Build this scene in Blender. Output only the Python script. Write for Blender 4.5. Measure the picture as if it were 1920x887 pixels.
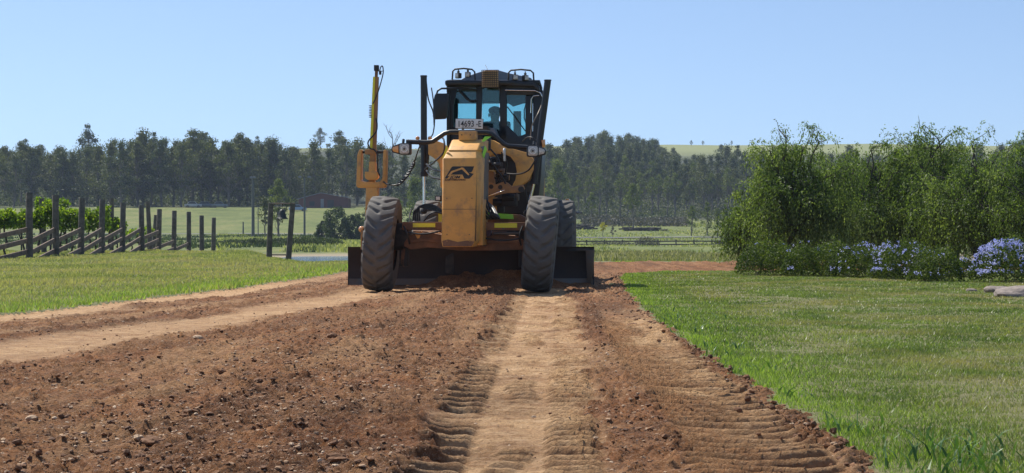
import bpy, bmesh, math, random
import numpy as np
from mathutils import Vector, Matrix
R = math.radians
S = bpy.context.scene
for o in list(bpy.data.objects): bpy.data.objects.remove(o)
# ------------------------------------------------------------------ camera, sky, sun, exposure
CH = 0.92; F = 3680.0; HY = 427.0
cd = bpy.data.cameras.new('camera'); cam = bpy.data.objects.new('camera', cd)
S.collection.objects.link(cam); S.camera = cam
cd.sensor_width = 36; cd.lens = 36*F/1920; cd.clip_start = .1; cd.clip_end = 9000
cam.location = (0, 0, CH); cam.rotation_euler = (R(90)-math.atan((443.5-HY)/F), 0, 0)
S.render.engine = 'CYCLES'
W = bpy.data.worlds.new('World'); S.world = W; W.use_nodes = True
SUN = Vector((-.50, .51, 1.0)).normalized()
el = math.asin(SUN.z); az = math.atan2(SUN.x, SUN.y)
nt = W.node_tree; bg = nt.nodes['Background']
sky = nt.nodes.new('ShaderNodeTexSky'); sky.sky_type = 'NISHITA'; sky.sun_disc = False
sky.sun_elevation = el; sky.sun_rotation = az % (2*math.pi)
sky.altitude = 0; sky.air_density = 1.0; sky.dust_density = 0.3; sky.ozone_density = 2.0
tc = nt.nodes.new('ShaderNodeTexCoord'); mp = nt.nodes.new('ShaderNodeMapping'); mp.vector_type = 'POINT'
mp.inputs['Location'].default_value = (0, 0, .10); mp.inputs['Scale'].default_value = (1, 1, 1.6)
nt.links.new(tc.outputs['Generated'], mp.inputs['Vector']); nt.links.new(mp.outputs[0], sky.inputs['Vector'])
nt.links.new(sky.outputs[0], bg.inputs['Color']); bg.inputs['Strength'].default_value = .13
sl = bpy.data.lights.new('sun', 'SUN'); sl.energy = 5.0; sl.angle = R(.5); sl.color = (1, .95, .86)
so = bpy.data.objects.new('sun', sl); S.collection.objects.link(so)
so.rotation_euler = SUN.to_track_quat('Z', 'Y').to_euler(); so.location = (0, 0, 60)
S.view_settings.view_transform = 'Standard'; S.view_settings.look = 'None'
S.view_settings.exposure = 0.30; S.view_settings.gamma = 1; S.view_settings.use_curve_mapping = False
S.cycles.transparent_max_bounces = 12; S.cycles.max_bounces = 6
S.cycles.volume_bounces = 0

# ------------------------------------------------------------------ helpers
rng = np.random.default_rng(7); random.seed(7)
def P(px, py, D): return Vector(((px-960)/F*D, D, CH+(HY-py)/F*D))      # photo pixel at a distance -> place
def _h(ix, iy, s):
    n = (ix.astype(np.int64)*374761393 + iy.astype(np.int64)*668265263 + s*974634777) & 0xffffffff
    n = ((n ^ (n >> 13))*1274126177) & 0xffffffff
    n = (n ^ (n >> 16)) & 0xffffffff
    return n/4294967295.0
def vn(x, y, s=0):
    x = np.asarray(x, float); y = np.asarray(y, float)
    ix = np.floor(x); iy = np.floor(y); fx = x-ix; fy = y-iy
    fx = fx*fx*(3-2*fx); fy = fy*fy*(3-2*fy)
    a = _h(ix, iy, s); b = _h(ix+1, iy, s); c = _h(ix, iy+1, s); d = _h(ix+1, iy+1, s)
    return (a*(1-fx)+b*fx)*(1-fy)+(c*(1-fx)+d*fx)*fy
def fbm(x, y, sc, oc=4, s=0, g=.5):
    t = 0; a = 1; n = 0; x = np.asarray(x)/sc; y = np.asarray(y)/sc
    for i in range(oc):
        t = t+a*(vn(x+i*17.3, y-i*9.1, s+i)-.5)*2; n += a; a *= g; x = x*2.03; y = y*2.03
    return t/n
def sst(a, b, x):
    t = np.clip((x-a)/(b-a), 0, 1); return t*t*(3-2*t)
def link(o): S.collection.objects.link(o); return o
def tag(o, label=None, cat=None, group=None, kind=None):
    if label: o['label'] = label
    if cat: o['category'] = cat
    if group: o['group'] = group
    if kind: o['kind'] = kind
    return o
def empty(name, loc=(0, 0, 0), rz=0):
    o = bpy.data.objects.new(name, None); o.location = loc; o.rotation_euler = (0, 0, rz); return link(o)
def npmesh(name, v, f, mat=None, smooth=True, attrs=None):
    """v Nx3, f MxK (all faces with K corners)"""
    v = np.ascontiguousarray(v, dtype=np.float32); f = np.ascontiguousarray(f, dtype=np.int32)
    m = bpy.data.meshes.new(name); k = f.shape[1]; n = len(f)
    m.vertices.add(len(v)); m.vertices.foreach_set('co', v.ravel())
    m.loops.add(n*k); m.loops.foreach_set('vertex_index', f.ravel())
    m.polygons.add(n); m.polygons.foreach_set('loop_start', np.arange(0, n*k, k, dtype=np.int32))
    m.polygons.foreach_set('use_smooth', np.full(n, smooth, dtype=bool))
    m.update(calc_edges=True)
    for an, av in (attrs or {}).items():
        a = m.attributes.new(an, 'FLOAT', 'POINT'); a.data.foreach_set('value', np.ascontiguousarray(av, dtype=np.float32))
    if mat: m.materials.append(mat)
    return m
def mobj(name, mesh, parent=None, loc=(0, 0, 0), rot=(0, 0, 0)):
    o = bpy.data.objects.new(name, mesh); o.location = loc; o.rotation_euler = rot
    if parent: o.parent = parent
    return link(o)
class MB:
    def __init__(s): s.v = []; s.f = []
    def add(s, v, f):
        b = len(s.v); s.v += [Vector(p) for p in v]; s.f += [tuple(i+b for i in q) for q in f]; return s
    def box(s, c, d, rot=None):
        x, y, z = d[0]/2, d[1]/2, d[2]/2
        v = [Vector((i, j, k)) for i in (-x, x) for j in (-y, y) for k in (-z, z)]
        if rot is not None: v = [rot @ p for p in v]
        c = Vector(c)
        return s.add([p+c for p in v], [(0, 1, 3, 2), (4, 6, 7, 5), (0, 4, 5, 1), (2, 3, 7, 6), (0, 2, 6, 4), (1, 5, 7, 3)])
    def prism(s, poly, axis_vec):
        """poly: list of 3D points (planar), extruded by axis_vec"""
        a = Vector(axis_vec); n = len(poly); v = [Vector(p) for p in poly]; v += [p+a for p in v]
        f = [tuple(range(n))[::-1], tuple(range(n, 2*n))]+[(i, (i+1) % n, n+(i+1) % n, n+i) for i in range(n)]
        return s.add(v, f)
    def tube(s, pts, r, seg=10, cap=True):
        pts = [Vector(p) for p in pts]; n = len(pts)
        rr = r if isinstance(r, (list, tuple)) else [r]*n
        b = len(s.v); up = None
        for i, p in enumerate(pts):
            t = (pts[min(i+1, n-1)]-pts[max(i-1, 0)]).normalized()
            if up is None:
                up = t.orthogonal().normalized()
            up = (up-t*up.dot(t)).normalized(); w = t.cross(up)
            for k in range(seg):
                a = 2*math.pi*k/seg; s.v.append(p+(up*math.cos(a)+w*math.sin(a))*rr[i])
        for i in range(n-1):
            for k in range(seg):
                a = b+i*seg+k; c = b+i*seg+(k+1) % seg; s.f.append((a, c, c+seg, a+seg))
        if cap:
            s.f.append(tuple(b+k for k in range(seg))[::-1]); s.f.append(tuple(b+(n-1)*seg+k for k in range(seg)))
        return s
    def sphere(s, c, r, nu=12, nv=8):
        c = Vector(c); r = r if isinstance(r, (tuple, list)) else (r, r, r); b = len(s.v)
        for j in range(1, nv):
            ph = math.pi*j/nv
            for i in range(nu):
                th = 2*math.pi*i/nu
                s.v.append(c+Vector((r[0]*math.sin(ph)*math.cos(th), r[1]*math.sin(ph)*math.sin(th), r[2]*math.cos(ph))))
        t = len(s.v); s.v += [c+Vector((0, 0, r[2])), c-Vector((0, 0, r[2]))]
        for j in range(nv-2):
            for i in range(nu):
                a = b+j*nu+i; d = b+j*nu+(i+1) % nu; s.f.append((a, a+nu, d+nu, d))
        for i in range(nu):
            s.f.append((t, b+i, b+(i+1) % nu)); e = b+(nv-2)*nu; s.f.append((t+1, e+(i+1) % nu, e+i))
        return s
    def build(s, name, mat, parent=None, bevel=0, smooth=35, origin=None):
        og = Vector(origin) if origin is not None else Vector((0, 0, 0))
        m = bpy.data.meshes.new(name); m.from_pydata([tuple(p-og) for p in s.v], [], s.f)
        bm = bmesh.new(); bm.from_mesh(m); bmesh.ops.recalc_face_normals(bm, faces=bm.faces)
        if bevel:
            eds = [e for e in bm.edges if len(e.link_faces) == 2 and e.calc_face_angle(0) > R(30)]
            bmesh.ops.bevel(bm, geom=eds, offset=bevel, segments=2, affect='EDGES', profile=.6, clamp_overlap=True)
        bm.to_mesh(m); bm.free()
        m.polygons.foreach_set('use_smooth', [True]*len(m.polygons)); m.set_sharp_from_angle(angle=R(smooth))
        if mat: m.materials.append(mat)
        return mobj(name, m, parent, loc=og)
def spline(pts, n=8):
    pts = [Vector(p) for p in pts]; out = []
    q = [pts[0]*2-pts[1]]+pts+[pts[-1]*2-pts[-2]]
    for i in range(1, len(q)-2):
        for k in range(n):
            t = k/n; a, b, c, d = q[i-1], q[i], q[i+1], q[i+2]
            out.append(.5*((2*b)+(c-a)*t+(2*a-5*b+4*c-d)*t*t+(3*b-a-3*c+d)*t**3))
    out.append(pts[-1]); return out

# ------------------------------------------------------------------ materials
def mat_new(name):
    m = bpy.data.materials.new(name); m.use_nodes = True
    return m, m.node_tree, m.node_tree.nodes['Principled BSDF']
def mk(name, col, rough=.6, metal=0, var=.12, scale=6, dirt=None, dirtamt=.0, bump=0, spec=.5, dscale=3, coat=0):
    m, t, p = mat_new(name)
    p.inputs['Roughness'].default_value = rough; p.inputs['Metallic'].default_value = metal
    p.inputs['Specular IOR Level'].default_value = spec; p.inputs['Coat Weight'].default_value = coat
    c = t.nodes.new('ShaderNodeTexCoord'); n = t.nodes.new('ShaderNodeTexNoise')
    n.inputs['Scale'].default_value = scale; n.inputs['Detail'].default_value = 6
    t.links.new(c.outputs['Object'], n.inputs['Vector'])
    r = t.nodes.new('ShaderNodeValToRGB'); r.color_ramp.elements[0].position = .3; r.color_ramp.elements[1].position = .7
    r.color_ramp.elements[0].color = tuple(x*(1-var) for x in col)+(1,); r.color_ramp.elements[1].color = tuple(min(1, x*(1+var)) for x in col)+(1,)
    t.links.new(n.outputs['Fac'], r.inputs[0]); out = r.outputs[0]
    if dirt:
        n2 = t.nodes.new('ShaderNodeTexNoise'); n2.inputs['Scale'].default_value = dscale; n2.inputs['Detail'].default_value = 8
        n2.inputs['Roughness'].default_value = .7
        t.links.new(c.outputs['Object'], n2.inputs['Vector'])
        mr = t.nodes.new('ShaderNodeMapRange'); mr.inputs[1].default_value = .62-dirtamt*.5; mr.inputs[2].default_value = .75-dirtamt*.3
        t.links.new(n2.outputs['Fac'], mr.inputs[0])
        mx = t.nodes.new('ShaderNodeMix'); mx.data_type = 'RGBA'; mx.inputs['B'].default_value = tuple(dirt)+(1,)
        ml = t.nodes.new('ShaderNodeMath'); ml.operation = 'MULTIPLY'; ml.inputs[1].default_value = .8
        t.links.new(mr.outputs[0], ml.inputs[0]); t.links.new(ml.outputs[0], mx.inputs['Factor'])
        t.links.new(out, mx.inputs['A']); out = mx.outputs['Result']
    t.links.new(out, p.inputs['Base Color'])
    if bump:
        b = t.nodes.new('ShaderNodeBump'); b.inputs['Strength'].default_value = bump; b.inputs['Distance'].default_value = .02
        t.links.new(n.outputs['Fac'], b.inputs['Height']); t.links.new(b.outputs[0], p.inputs['Normal'])
    return m
def leafmat(name, cols, rough=.5, trans=.45, nscale=.6, spec=.4, tint=(1.15, 1.25, .45), isl=.5, patch=None):
    """leaves: colour ramp driven by per-leaf random and a broad noise; light passes through"""
    m, t, p = mat_new(name); t.nodes.remove(p); L = t.links
    g = t.nodes.new('ShaderNodeNewGeometry'); c = t.nodes.new('ShaderNodeTexCoord')
    n = t.nodes.new('ShaderNodeTexNoise'); n.inputs['Scale'].default_value = nscale; n.inputs['Detail'].default_value = 3
    L.new(c.outputs['Object'], n.inputs['Vector'])
    a = t.nodes.new('ShaderNodeMix'); a.data_type = 'FLOAT'; a.inputs['Factor'].default_value = isl
    st = t.nodes.new('ShaderNodeMapRange'); st.inputs[1].default_value = .3; st.inputs[2].default_value = .7
    L.new(n.outputs['Fac'], st.inputs[0])
    L.new(st.outputs[0], a.inputs['A']); L.new(g.outputs['Random Per Island'], a.inputs['B'])
    r = t.nodes.new('ShaderNodeValToRGB'); e = r.color_ramp.elements
    while len(e) < len(cols): e.new(.5)
    for i, cc in enumerate(cols): e[i].position = .12+.76*i/(len(cols)-1); e[i].color = tuple(cc)+(1,)
    L.new(a.outputs['Result'], r.inputs[0]); out = r.outputs[0]
    if patch:
        n2 = t.nodes.new('ShaderNodeTexNoise'); n2.inputs['Scale'].default_value = patch[1]; n2.inputs['Detail'].default_value = 4
        mpn = t.nodes.new('ShaderNodeMapping'); mpn.inputs['Scale'].default_value = (1, patch[4] if len(patch) > 4 else .5, 1)
        L.new(c.outputs['Object'], mpn.inputs[0]); L.new(mpn.outputs[0], n2.inputs['Vector'])
        r2 = t.nodes.new('ShaderNodeMapRange'); r2.inputs[1].default_value = patch[2]; r2.inputs[2].default_value = patch[3]
        L.new(n2.outputs['Fac'], r2.inputs[0])
        at = t.nodes.new('ShaderNodeAttribute'); at.attribute_name = 'dry'
        ml = t.nodes.new('ShaderNodeMath'); ml.operation = 'MULTIPLY'
        L.new(r2.outputs[0], ml.inputs[0]); L.new(at.outputs['Fac'], ml.inputs[1])
        mx = t.nodes.new('ShaderNodeMix'); mx.data_type = 'RGBA'; mx.inputs['B'].default_value = tuple(patch[0])+(1,)
        L.new(ml.outputs[0], mx.inputs['Factor']); L.new(out, mx.inputs['A']); out = mx.outputs['Result']
    q = t.nodes.new('ShaderNodeBsdfPrincipled'); q.inputs['Roughness'].default_value = rough; q.inputs['Specular IOR Level'].default_value = spec
    L.new(out, q.inputs['Base Color'])
    tr = t.nodes.new('ShaderNodeBsdfTranslucent'); tm = t.nodes.new('ShaderNodeMix'); tm.data_type = 'RGBA'; tm.blend_type = 'MULTIPLY'
    tm.inputs['Factor'].default_value = 1; tm.inputs['B'].default_value = tuple(tint)+(1,)
    L.new(out, tm.inputs['A']); L.new(tm.outputs['Result'], tr.inputs['Color'])
    ms = t.nodes.new('ShaderNodeMixShader'); ms.inputs[0].default_value = trans
    L.new(q.outputs[0], ms.inputs[1]); L.new(tr.outputs[0], ms.inputs[2])
    L.new(ms.outputs[0], t.nodes['Material Output'].inputs['Surface'])
    return m
DUST = (.42, .27, .16)
M = dict(
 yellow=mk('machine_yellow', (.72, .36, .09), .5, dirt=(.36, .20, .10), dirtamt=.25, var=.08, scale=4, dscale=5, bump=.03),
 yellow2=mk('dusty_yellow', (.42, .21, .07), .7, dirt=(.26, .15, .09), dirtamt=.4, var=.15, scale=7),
 rust=mk('dirty_axle_paint', (.27, .125, .06), .8, dirt=(.12, .07, .045), dirtamt=.5, var=.2, scale=9, bump=.15),
 black=mk('black_paint', (.016, .017, .02), .4, var=.2, dirt=(.07, .055, .04), dirtamt=.12),
 blackm=mk('matt_black_steel', (.03, .03, .033), .7, var=.3, dirt=(.10, .075, .055), dirtamt=.25),
 rubber=mk('tyre_rubber', (.115, .104, .093), .8, var=.14, scale=14, dirt=(.15, .115, .09), dirtamt=.18, dscale=4, bump=.12),
 hose=mk('black_hose', (.02, .02, .022), .45),
 chrome=mk('chrome_rod', (.75, .74, .72), .18, metal=1, var=.03),
 steel=mk('worn_steel', (.13, .115, .10), .5, metal=.6, dirt=(.16, .09, .05), dirtamt=.4),
 blade=mk('shade_dark_brown_blade', (.040, .024, .018), .75, dirt=(.014, .012, .012), dirtamt=.4, var=.25),  # blade brown darkened to carry the deep shade under the machine
 fluoy=mk('reflective_yellow_tape', (.80, .72, .03), .35, var=.03, dirt=(.4, .3, .05), dirtamt=.1),
 fluog=mk('reflective_green_tape', (.32, .80, .06), .35, var=.03),
 white=mk('white_plate', (.78, .78, .76), .45, var=.02),
 grey=mk('grey_roof', (.17, .18, .20), .45, var=.08),
 lens=mk('headlight_lens', (.50, .47, .43), .12, var=.30, scale=40, coat=1),
 amber=mk('amber_lens', (.75, .33, .10), .2, var=.1, coat=1),
 beacon=mk('amber_cage', (.50, .29, .12), .35, var=.25, scale=30),
 beige=mk('beige_lining', (.30, .22, .15), .8),
 red=mk('dark_red_box', (.07, .02, .03), .5),
 skin=mk('skin', (.45, .27, .19), .55, var=.05),
 shirt=mk('dark_shirt', (.05, .055, .07), .9),
 cap=mk('cap_cloth', (.035, .03, .03), .9),
 post=mk('weathered_post', (.145, .120, .100), .9, var=.35, scale=9, dirt=(.06, .055, .05), dirtamt=.4, bump=.5),
 rail=mk('brown_rail', (.20, .135, .095), .85, var=.3, scale=8, dirt=(.07, .055, .05), dirtamt=.3, bump=.3),
 bark=mk('gum_bark', (.17, .145, .12), .9, var=.4, scale=1.2),
 barkd=mk('dark_bark', (.055, .045, .038), .9, var=.3, scale=4, bump=.4),
 shed=mk('dark_red_cladding', (.12, .040, .035), .6, var=.1, scale=2),
 shedroof=mk('shed_roof', (.20, .21, .24), .5, metal=.2),
 bell=mk('old_bell', (.05, .055, .05), .5, metal=.5),
 concrete=mk('grey_pole', (.12, .125, .12), .8),
 rock=mk('pale_rock', (.27, .22, .19), .9, var=.3, scale=5, dirt=(.17, .14, .12), dirtamt=.4, bump=.6),
 wire=mk('wire', (.12, .12, .12), .6),
 darkred=mk('timber_fence_dark', (.045, .04, .036), .9),
)
# transparent tinted glass
m, t, p = mat_new('tinted_glass'); t.nodes.remove(p)
a = t.nodes.new('ShaderNodeBsdfTransparent'); a.inputs[0].default_value = (.50, .77, .79, 1)
b = t.nodes.new('ShaderNodeBsdfGlossy'); b.inputs['Roughness'].default_value = .05; b.inputs[0].default_value = (.8, .9, .9, 1)
x = t.nodes.new('ShaderNodeMixShader'); x.inputs[0].default_value = .07
t.links.new(a.outputs[0], x.inputs[1]); t.links.new(b.outputs[0], x.inputs[2]); t.links.new(x.outputs[0], t.nodes['Material Output'].inputs['Surface'])
M['glass'] = m
M['gum1'] = leafmat('gum_leaves', [(.042, .055, .020), (.10, .115, .042), (.22, .225, .09)], .6, .3, .25, .22)
M['gum2'] = leafmat('blue_gum_leaves', [(.042, .058, .026), (.088, .108, .048), (.18, .195, .09)], .6, .25, .25, .2)
M['gum3'] = leafmat('olive_gum_leaves', [(.045, .060, .022), (.085, .105, .035), (.17, .18, .06)], .6, .35, .3, .22)
M['pepper'] = leafmat('pepper_leaves', [(.030, .052, .016), (.105, .16, .042), (.33, .40, .15)], .5, .5, .7, .3)
M['hedge'] = leafmat('hedge_leaves', [(.03, .052, .014), (.075, .115, .026), (.21, .25, .06)], .55, .4, 1.2, .25)
M['vine'] = leafmat('vine_leaves', [(.04, .08, .015), (.14, .22, .025), (.38, .45, .05)], .45, .6, 1.5, .4)
M['bush'] = leafmat('bush_leaves', [(.025, .045, .022), (.055, .082, .038), (.11, .14, .07)], .5, .35, 1, .4)
M['light_gum'] = leafmat('light_gum_leaves', [(.06, .085, .022), (.13, .165, .045), (.26, .28, .09)], .55, .4, .3, .25)
M['lime'] = leafmat('yellow_leaves', [(.2, .2, .02), (.42, .38, .03), (.6, .5, .04)], .5, .5, 1, .4)
M['grey_bush'] = leafmat('grey_bush_leaves', [(.06, .055, .05), (.10, .095, .08), (.15, .14, .11)], .7, .2, 1, .3)
M['flower'] = leafmat('blue_petals', [(.34, .38, .74), (.50, .54, .86), (.76, .78, .96)], .6, .4, 2, .3, tint=(1, 1, 1.1))
M['grass'] = leafmat('grass_blades', [(.085, .125, .032), (.155, .215, .055), (.32, .38, .15)], .42, .4, .9, .4,
    patch=((.33, .29, .15), .9, .46, .68, .6), isl=.55)
M['edgegrass'] = leafmat('lush_grass_blades', [(.14, .21, .04), (.25, .36, .07), (.42, .54, .15)], .4, .45, 1.2, .5, isl=.6)
M['coarse'] = leafmat('coarse_blades', [(.05, .11, .03), (.10, .19, .05), (.22, .33, .12)], .4, .35, 1, .4)
M['verge'] = leafmat('verge_grass_blades', [(.18, .215, .07), (.30, .32, .13), (.54, .50, .30)], .45, .4, .35, .4, isl=.6, patch=((.42, .37, .21), .45, .44, .62, .35))
M['reed'] = leafmat('water_weed', [(.09, .12, .04), (.22, .22, .10), (.50, .45, .34)], .5, .4, .4, .4)
# ------------------------------------------------------------------ terrain
LP = np.array([(-50, 0), (50, 0), (65, -.25), (80, -.8), (110, -1.1), (145, -1.12), (160, -.7), (200, -.62), (240, -.85), (300, -.55), (325, -.22), (340, -.2), (375, 2.0), (420, 5.1), (470, 6.6), (600, 15), (900, 36), (1300, 53.5), (1500, 56), (2600, 45)])
LL = np.array([(-50, 0), (66, 0), (78, -.02), (90, -.5), (110, -1.1), (145, -1.12), (160, -.7), (200, -.62), (240, -.85), (300, -.55), (325, -.22), (340, -.2), (375, 2.0), (420, 5.1), (470, 6.6), (600, 13), (900, 28), (1300, 46), (1500, 50), (2600, 40)])
RP = np.array([(-50, 0), (54, 0), (65, -.3), (80, -.8), (110, -1.1), (145, -1.12), (165, -.9), (200, -1.0), (300, -2.0), (325, -.85), (340, -.75), (400, 1.7), (450, 3.0), (600, 11), (800, 25), (1300, 55.5), (1500, 58), (2600, 45)])
def hz(x, y):
    x = np.asarray(x, float); y = np.asarray(y, float); q = x/np.maximum(y, 5)
    a = np.interp(y, LP[:, 0], LP[:, 1]); l = np.interp(y, LL[:, 0], LL[:, 1]); r = np.interp(y, RP[:, 0], RP[:, 1])
    wl = 1-sst(-.135, -.105, q); wr = sst(-.05, .03, q)
    h = a*(1-wl)+l*wl; h = h*(1-wr)+r*wr
    far = sst(150, 600, y)
    pond = sst(104, 114, y)*(1-sst(141, 150, y))*sst(-18, -13, x)*(1-sst(2, 6, x))
    h = h+far*fbm(x, y, 180, 3, 5)*3.0*sst(420, 900, y)-pond*.35
    h = h+sst(60, 90, y)*fbm(x, y, 9, 3, 8)*.10*(1-pond)
    # crest swells under the vineyard slope
    return h
def hz1(x, y): return float(hz(np.array([x]), np.array([y]))[0])
# road outline: left edge x(D) and lawn edge x(D)
def xl(y): return np.interp(y, [3, 7, 14, 20.8, 28.7, 36, 41, 46, 50, 53.5, 56], [-7.8, -7.4, -6.4, -5.4, -4.37, -3.75, -3.5, -2.9, -1.6, 1.2, 40])
def xr(y): return np.interp(y, [3, 7.4, 10.5, 16.7, 24, 30, 36, 39, 41.2, 41.9, 42.2], [1.41, 1.39, 1.40, 1.40, 1.52, 1.72, 1.98, 2.25, 3.2, 7, 60])
def dirtmask(x, y):
    n = fbm(x, y, .30, 3, 21)*.11+fbm(x, y, .06, 2, 22)*.03
    a = x-xl(y)+n*1.6; b = xr(y)-x+n
    # far side of the bend (the track turns right)
    c = 53.6-y+fbm(x, y, 1.5, 2, 23)*.5
    dist_lawn = np.where(y > 38, np.maximum(b, (y-(41.4+.045*np.maximum(x-2, 0)))*1.0+n), b)
    return np.minimum(np.minimum(a, dist_lawn), c)      # > 0 is dirt, metres
t1c = lambda y: np.interp(y, [3, 7.4, 11, 15, 19, 23.7, 28.9], [-.03, -.01, .06, .165, .24, .36, .44])
t1w = lambda y: np.interp(y, [3, 7.4, 15, 23.7], [.33, .34, .40, .38])
t2c = lambda y: np.interp(y, [3, 7.4, 9.6, 13.9, 19.6, 24, 28], [1.0, .99, 1.03, 1.03, 1.15, 1.30, 1.5])
t3c = lambda y: np.interp(y, [3, 9, 12.5, 14.9, 18, 21.4, 25.5, 28.9, 34], [-5.4, -4.9, -4.3, -3.85, -3.3, -2.75, -2.25, -1.94, -1.7])
t4c = lambda y: np.interp(y, [8, 15, 20, 28, 36], [-6.8, -4.9, -4.1, -3.2, -2.7])
def dirt_fields(x, y):
    """height and albedo masks of the graded dirt"""
    d1 = (x-t1c(y))/t1w(y); d2 = (x-t2c(y))/.27; d3 = (x-t3c(y)); d4 = (x-t4c(y))
    wob = fbm(x, y, .5, 3, 31)
    m1 = (1-sst(.90, 1.22, np.abs(d1)+wob*.30+fbm(x, y*.5, .12, 3, 39)*.22))*(y < 60)
    m2 = (1-sst(.85, 1.15, np.abs(d2)+wob*.25))*(1-sst(19, 24, y))
    m3 = (1-sst(.28, .72, np.abs(d3)+wob*.28+fbm((x-t3c(y))*4, y/3, 1, 3, 67)*.25))
    m4 = (1-sst(.03, .22, np.abs(d4)+wob*.20))*.6
    sh = 1-sst(.35, .95, (x-xl(y))+wob*.35)                      # compact shoulder beside the verge
    sh = sh*(y < 46)
    loose = 1-np.clip(m1+m2+m3+sh+m4*.6, 0, 1)
    h = -.025+0*x
    h = h+loose*(.012+fbm(x, y, .9, 3, 33)*.022+fbm(x, y*.8, .16, 5, 34, .68)*.030)
    h = h+loose*(fbm(x, y, .048, 3, 38, .6)*.017*(.5+.9*vn(x/.7, y/1.3, 65))+(_h(np.floor(x/.017).astype(int), np.floor(y/.02).astype(int), 5)-.5)*.010); cl = fbm(x, y, .085, 4, 35, .7); h = h+loose*np.clip(cl-.10, 0, 1)*.070
    h = h+(1-loose)*(fbm(x, y, .35, 3, 36)*.006+fbm(x, y, .07, 3, 37)*.004+fbm(x, y, .03, 2, 27)*.004)
    # berm left of the middle wheel track, dropping sharply into it
    e = t1c(y)-t1w(y)-x
    h = h+np.where(e > -.1, .026*sst(-.08, .10, e+wob*.05)*np.exp(-np.maximum(e, 0)/.5), 0)*(1-sst(20, 30, y))
    # long windrow left of centre and beside the lawn
    h = h+.03*np.exp(-((x+1.5+.03*(y-10))/.55)**2)*loose+.012*np.exp(-((x-.74)/.16)**2)*loose*(1-sst(13, 17, y)*.3)
    b = xr(y)-x
    h = h+.012*np.exp(-((b-.10)/.13)**2)*(.3+1.2*vn(x/.18, y/.22, 40))*(y < 40)
    # lug prints
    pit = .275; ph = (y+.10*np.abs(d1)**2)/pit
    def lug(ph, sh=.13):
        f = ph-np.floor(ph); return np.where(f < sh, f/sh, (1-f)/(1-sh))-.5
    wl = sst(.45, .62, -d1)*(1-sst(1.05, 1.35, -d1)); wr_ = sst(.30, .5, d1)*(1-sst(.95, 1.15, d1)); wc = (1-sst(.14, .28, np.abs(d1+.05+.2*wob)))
    sect = sst(-.35, -.05, fbm(x*0, y, 1.6, 2, 44))*.85+.15
    h = h+lug(ph)*wl*.058*sect+lug((y+.05*d1**2)/.205+wob*.2)*(wr_*.060*(.35+sst(-.2, .3, fbm(x*0+3, y, 1.1, 2, 46)))+wc*.050*sst(-.15, .2, fbm(x*0+9, y, .9, 2, 47)))+m1*lug(ph*2.7+wob*.3)*.010*(.4+vn(x/.15, y/.4, 68))
    w2 = (1-sst(.95, 1.2, np.abs(d2)))*(1-sst(17, 22, y))
    h = h+lug((y+.05*d2-.05*d2**2)/.215+wob*.28)*w2*.078*(.6+.7*vn(x/.3, y/.5, 66))-w2*.008
    w2b = sst(1.0, 1.2, d2)*(1-sst(1.55, 1.9, d2))*(1-sst(11, 17, y)); h = h+lug((y-.1*d2)/.215)*w2b*.04
    h = h-m3*.004-m1*.006
    sN = (x-t1c(y))/np.maximum(t1c(y)-t3c(y), .5); h = h+loose*fbm(sN*9, y/3.5, 1, 3, 64)*.026
    pale = np.clip(m1*(.80+.5*wob+.25*fbm(x, y*.6, .12, 3, 49))+m2*(.22+.85*sst(-.45, .3, lug((y+.05*d2-.05*d2**2)/.215+wob*.28))*sst(-.5, .5, d2+.8*wob)*(.4+.6*sst(-.1, .3, fbm(x, y, .8, 3, 48))))+m3*(.75+.35*wob)+sh*.95+m4*.55, 0, 1)  # right track: paleness drops in the lug lows, painting in their shadow lines
    sN = (x-t1c(y))/np.maximum(t1c(y)-t3c(y), .5)
    stk = fbm(sN*7, y/4.5, 1, 4, 61, .6)+.5*fbm(sN*23, y/3, 1, 3, 62, .6)
    pale = np.clip(pale+loose*.30*sst(.12, .6, stk)-.30*sst(.1, .5, fbm(x*1.3, y*.35, .22, 4, 63, .65))*m1, 0, 1)
    pale = np.clip(pale-.5*wl*sst(-.1, -.45, lug(ph))-.15*wl-.28*wr_*sst(-.15, -.45, lug((y+.05*d1**2)/.205+wob*.2)), 0, 1)  # lug print lows darkened in the albedo to stand in for shadow lines
    pale = pale*(1-.5*sst(30, 38, y))
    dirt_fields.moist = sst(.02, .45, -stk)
    return h, pale, loose
def axis(brk):
    """brk: list (start, end, step_at_start, step_at_end)"""
    out = [brk[0][0]]
    for a, b, s0, s1 in brk:
        c = a
        while c < b:
            t = (c-a)/(b-a); c += s0*(s1/s0)**t; out.append(min(c, b))
            if out[-1] >= b: break
    return np.array(sorted(set(out)))
def grid(xs, ys):
    X, Y = np.meshgrid(xs, ys); nx, ny = len(xs), len(ys)
    i = np.arange(nx*ny).reshape(ny, nx)
    f = np.stack([i[:-1, :-1], i[:-1, 1:], i[1:, 1:], i[1:, :-1]], -1).reshape(-1, 4)
    return X.ravel(), Y.ravel(), f
def submesh(v, f, keep, at):
    f = f[keep]; u, inv = np.unique(f, return_inverse=True)
    return v[u], inv.reshape(f.shape), {k: a[u] for k, a in at.items()}
xs = axis([(-14, -4.5, .16, .035), (-4.5, -1.6, .03, .02), (-1.6, 1.7, .0145, .0145), (1.7, 3, .03, .05), (3, 18, .07, .4)])
ys = axis([(4.5, 7, .05, .015), (7, 15, .0105, .024), (15, 30, .024, .06), (30, 58, .07, .16)])
X, Y, fq = grid(xs, ys)
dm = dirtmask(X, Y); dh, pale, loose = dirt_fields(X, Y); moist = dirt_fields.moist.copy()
base = hz(X, Y)
grassh = base+.012*fbm(X, Y, .5, 3, 50)+.006*fbm(X, Y, .08, 2, 51)
k = sst(-.05, .06, dm)
Z = grassh*(1-k)+(base+dh)*k
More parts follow.
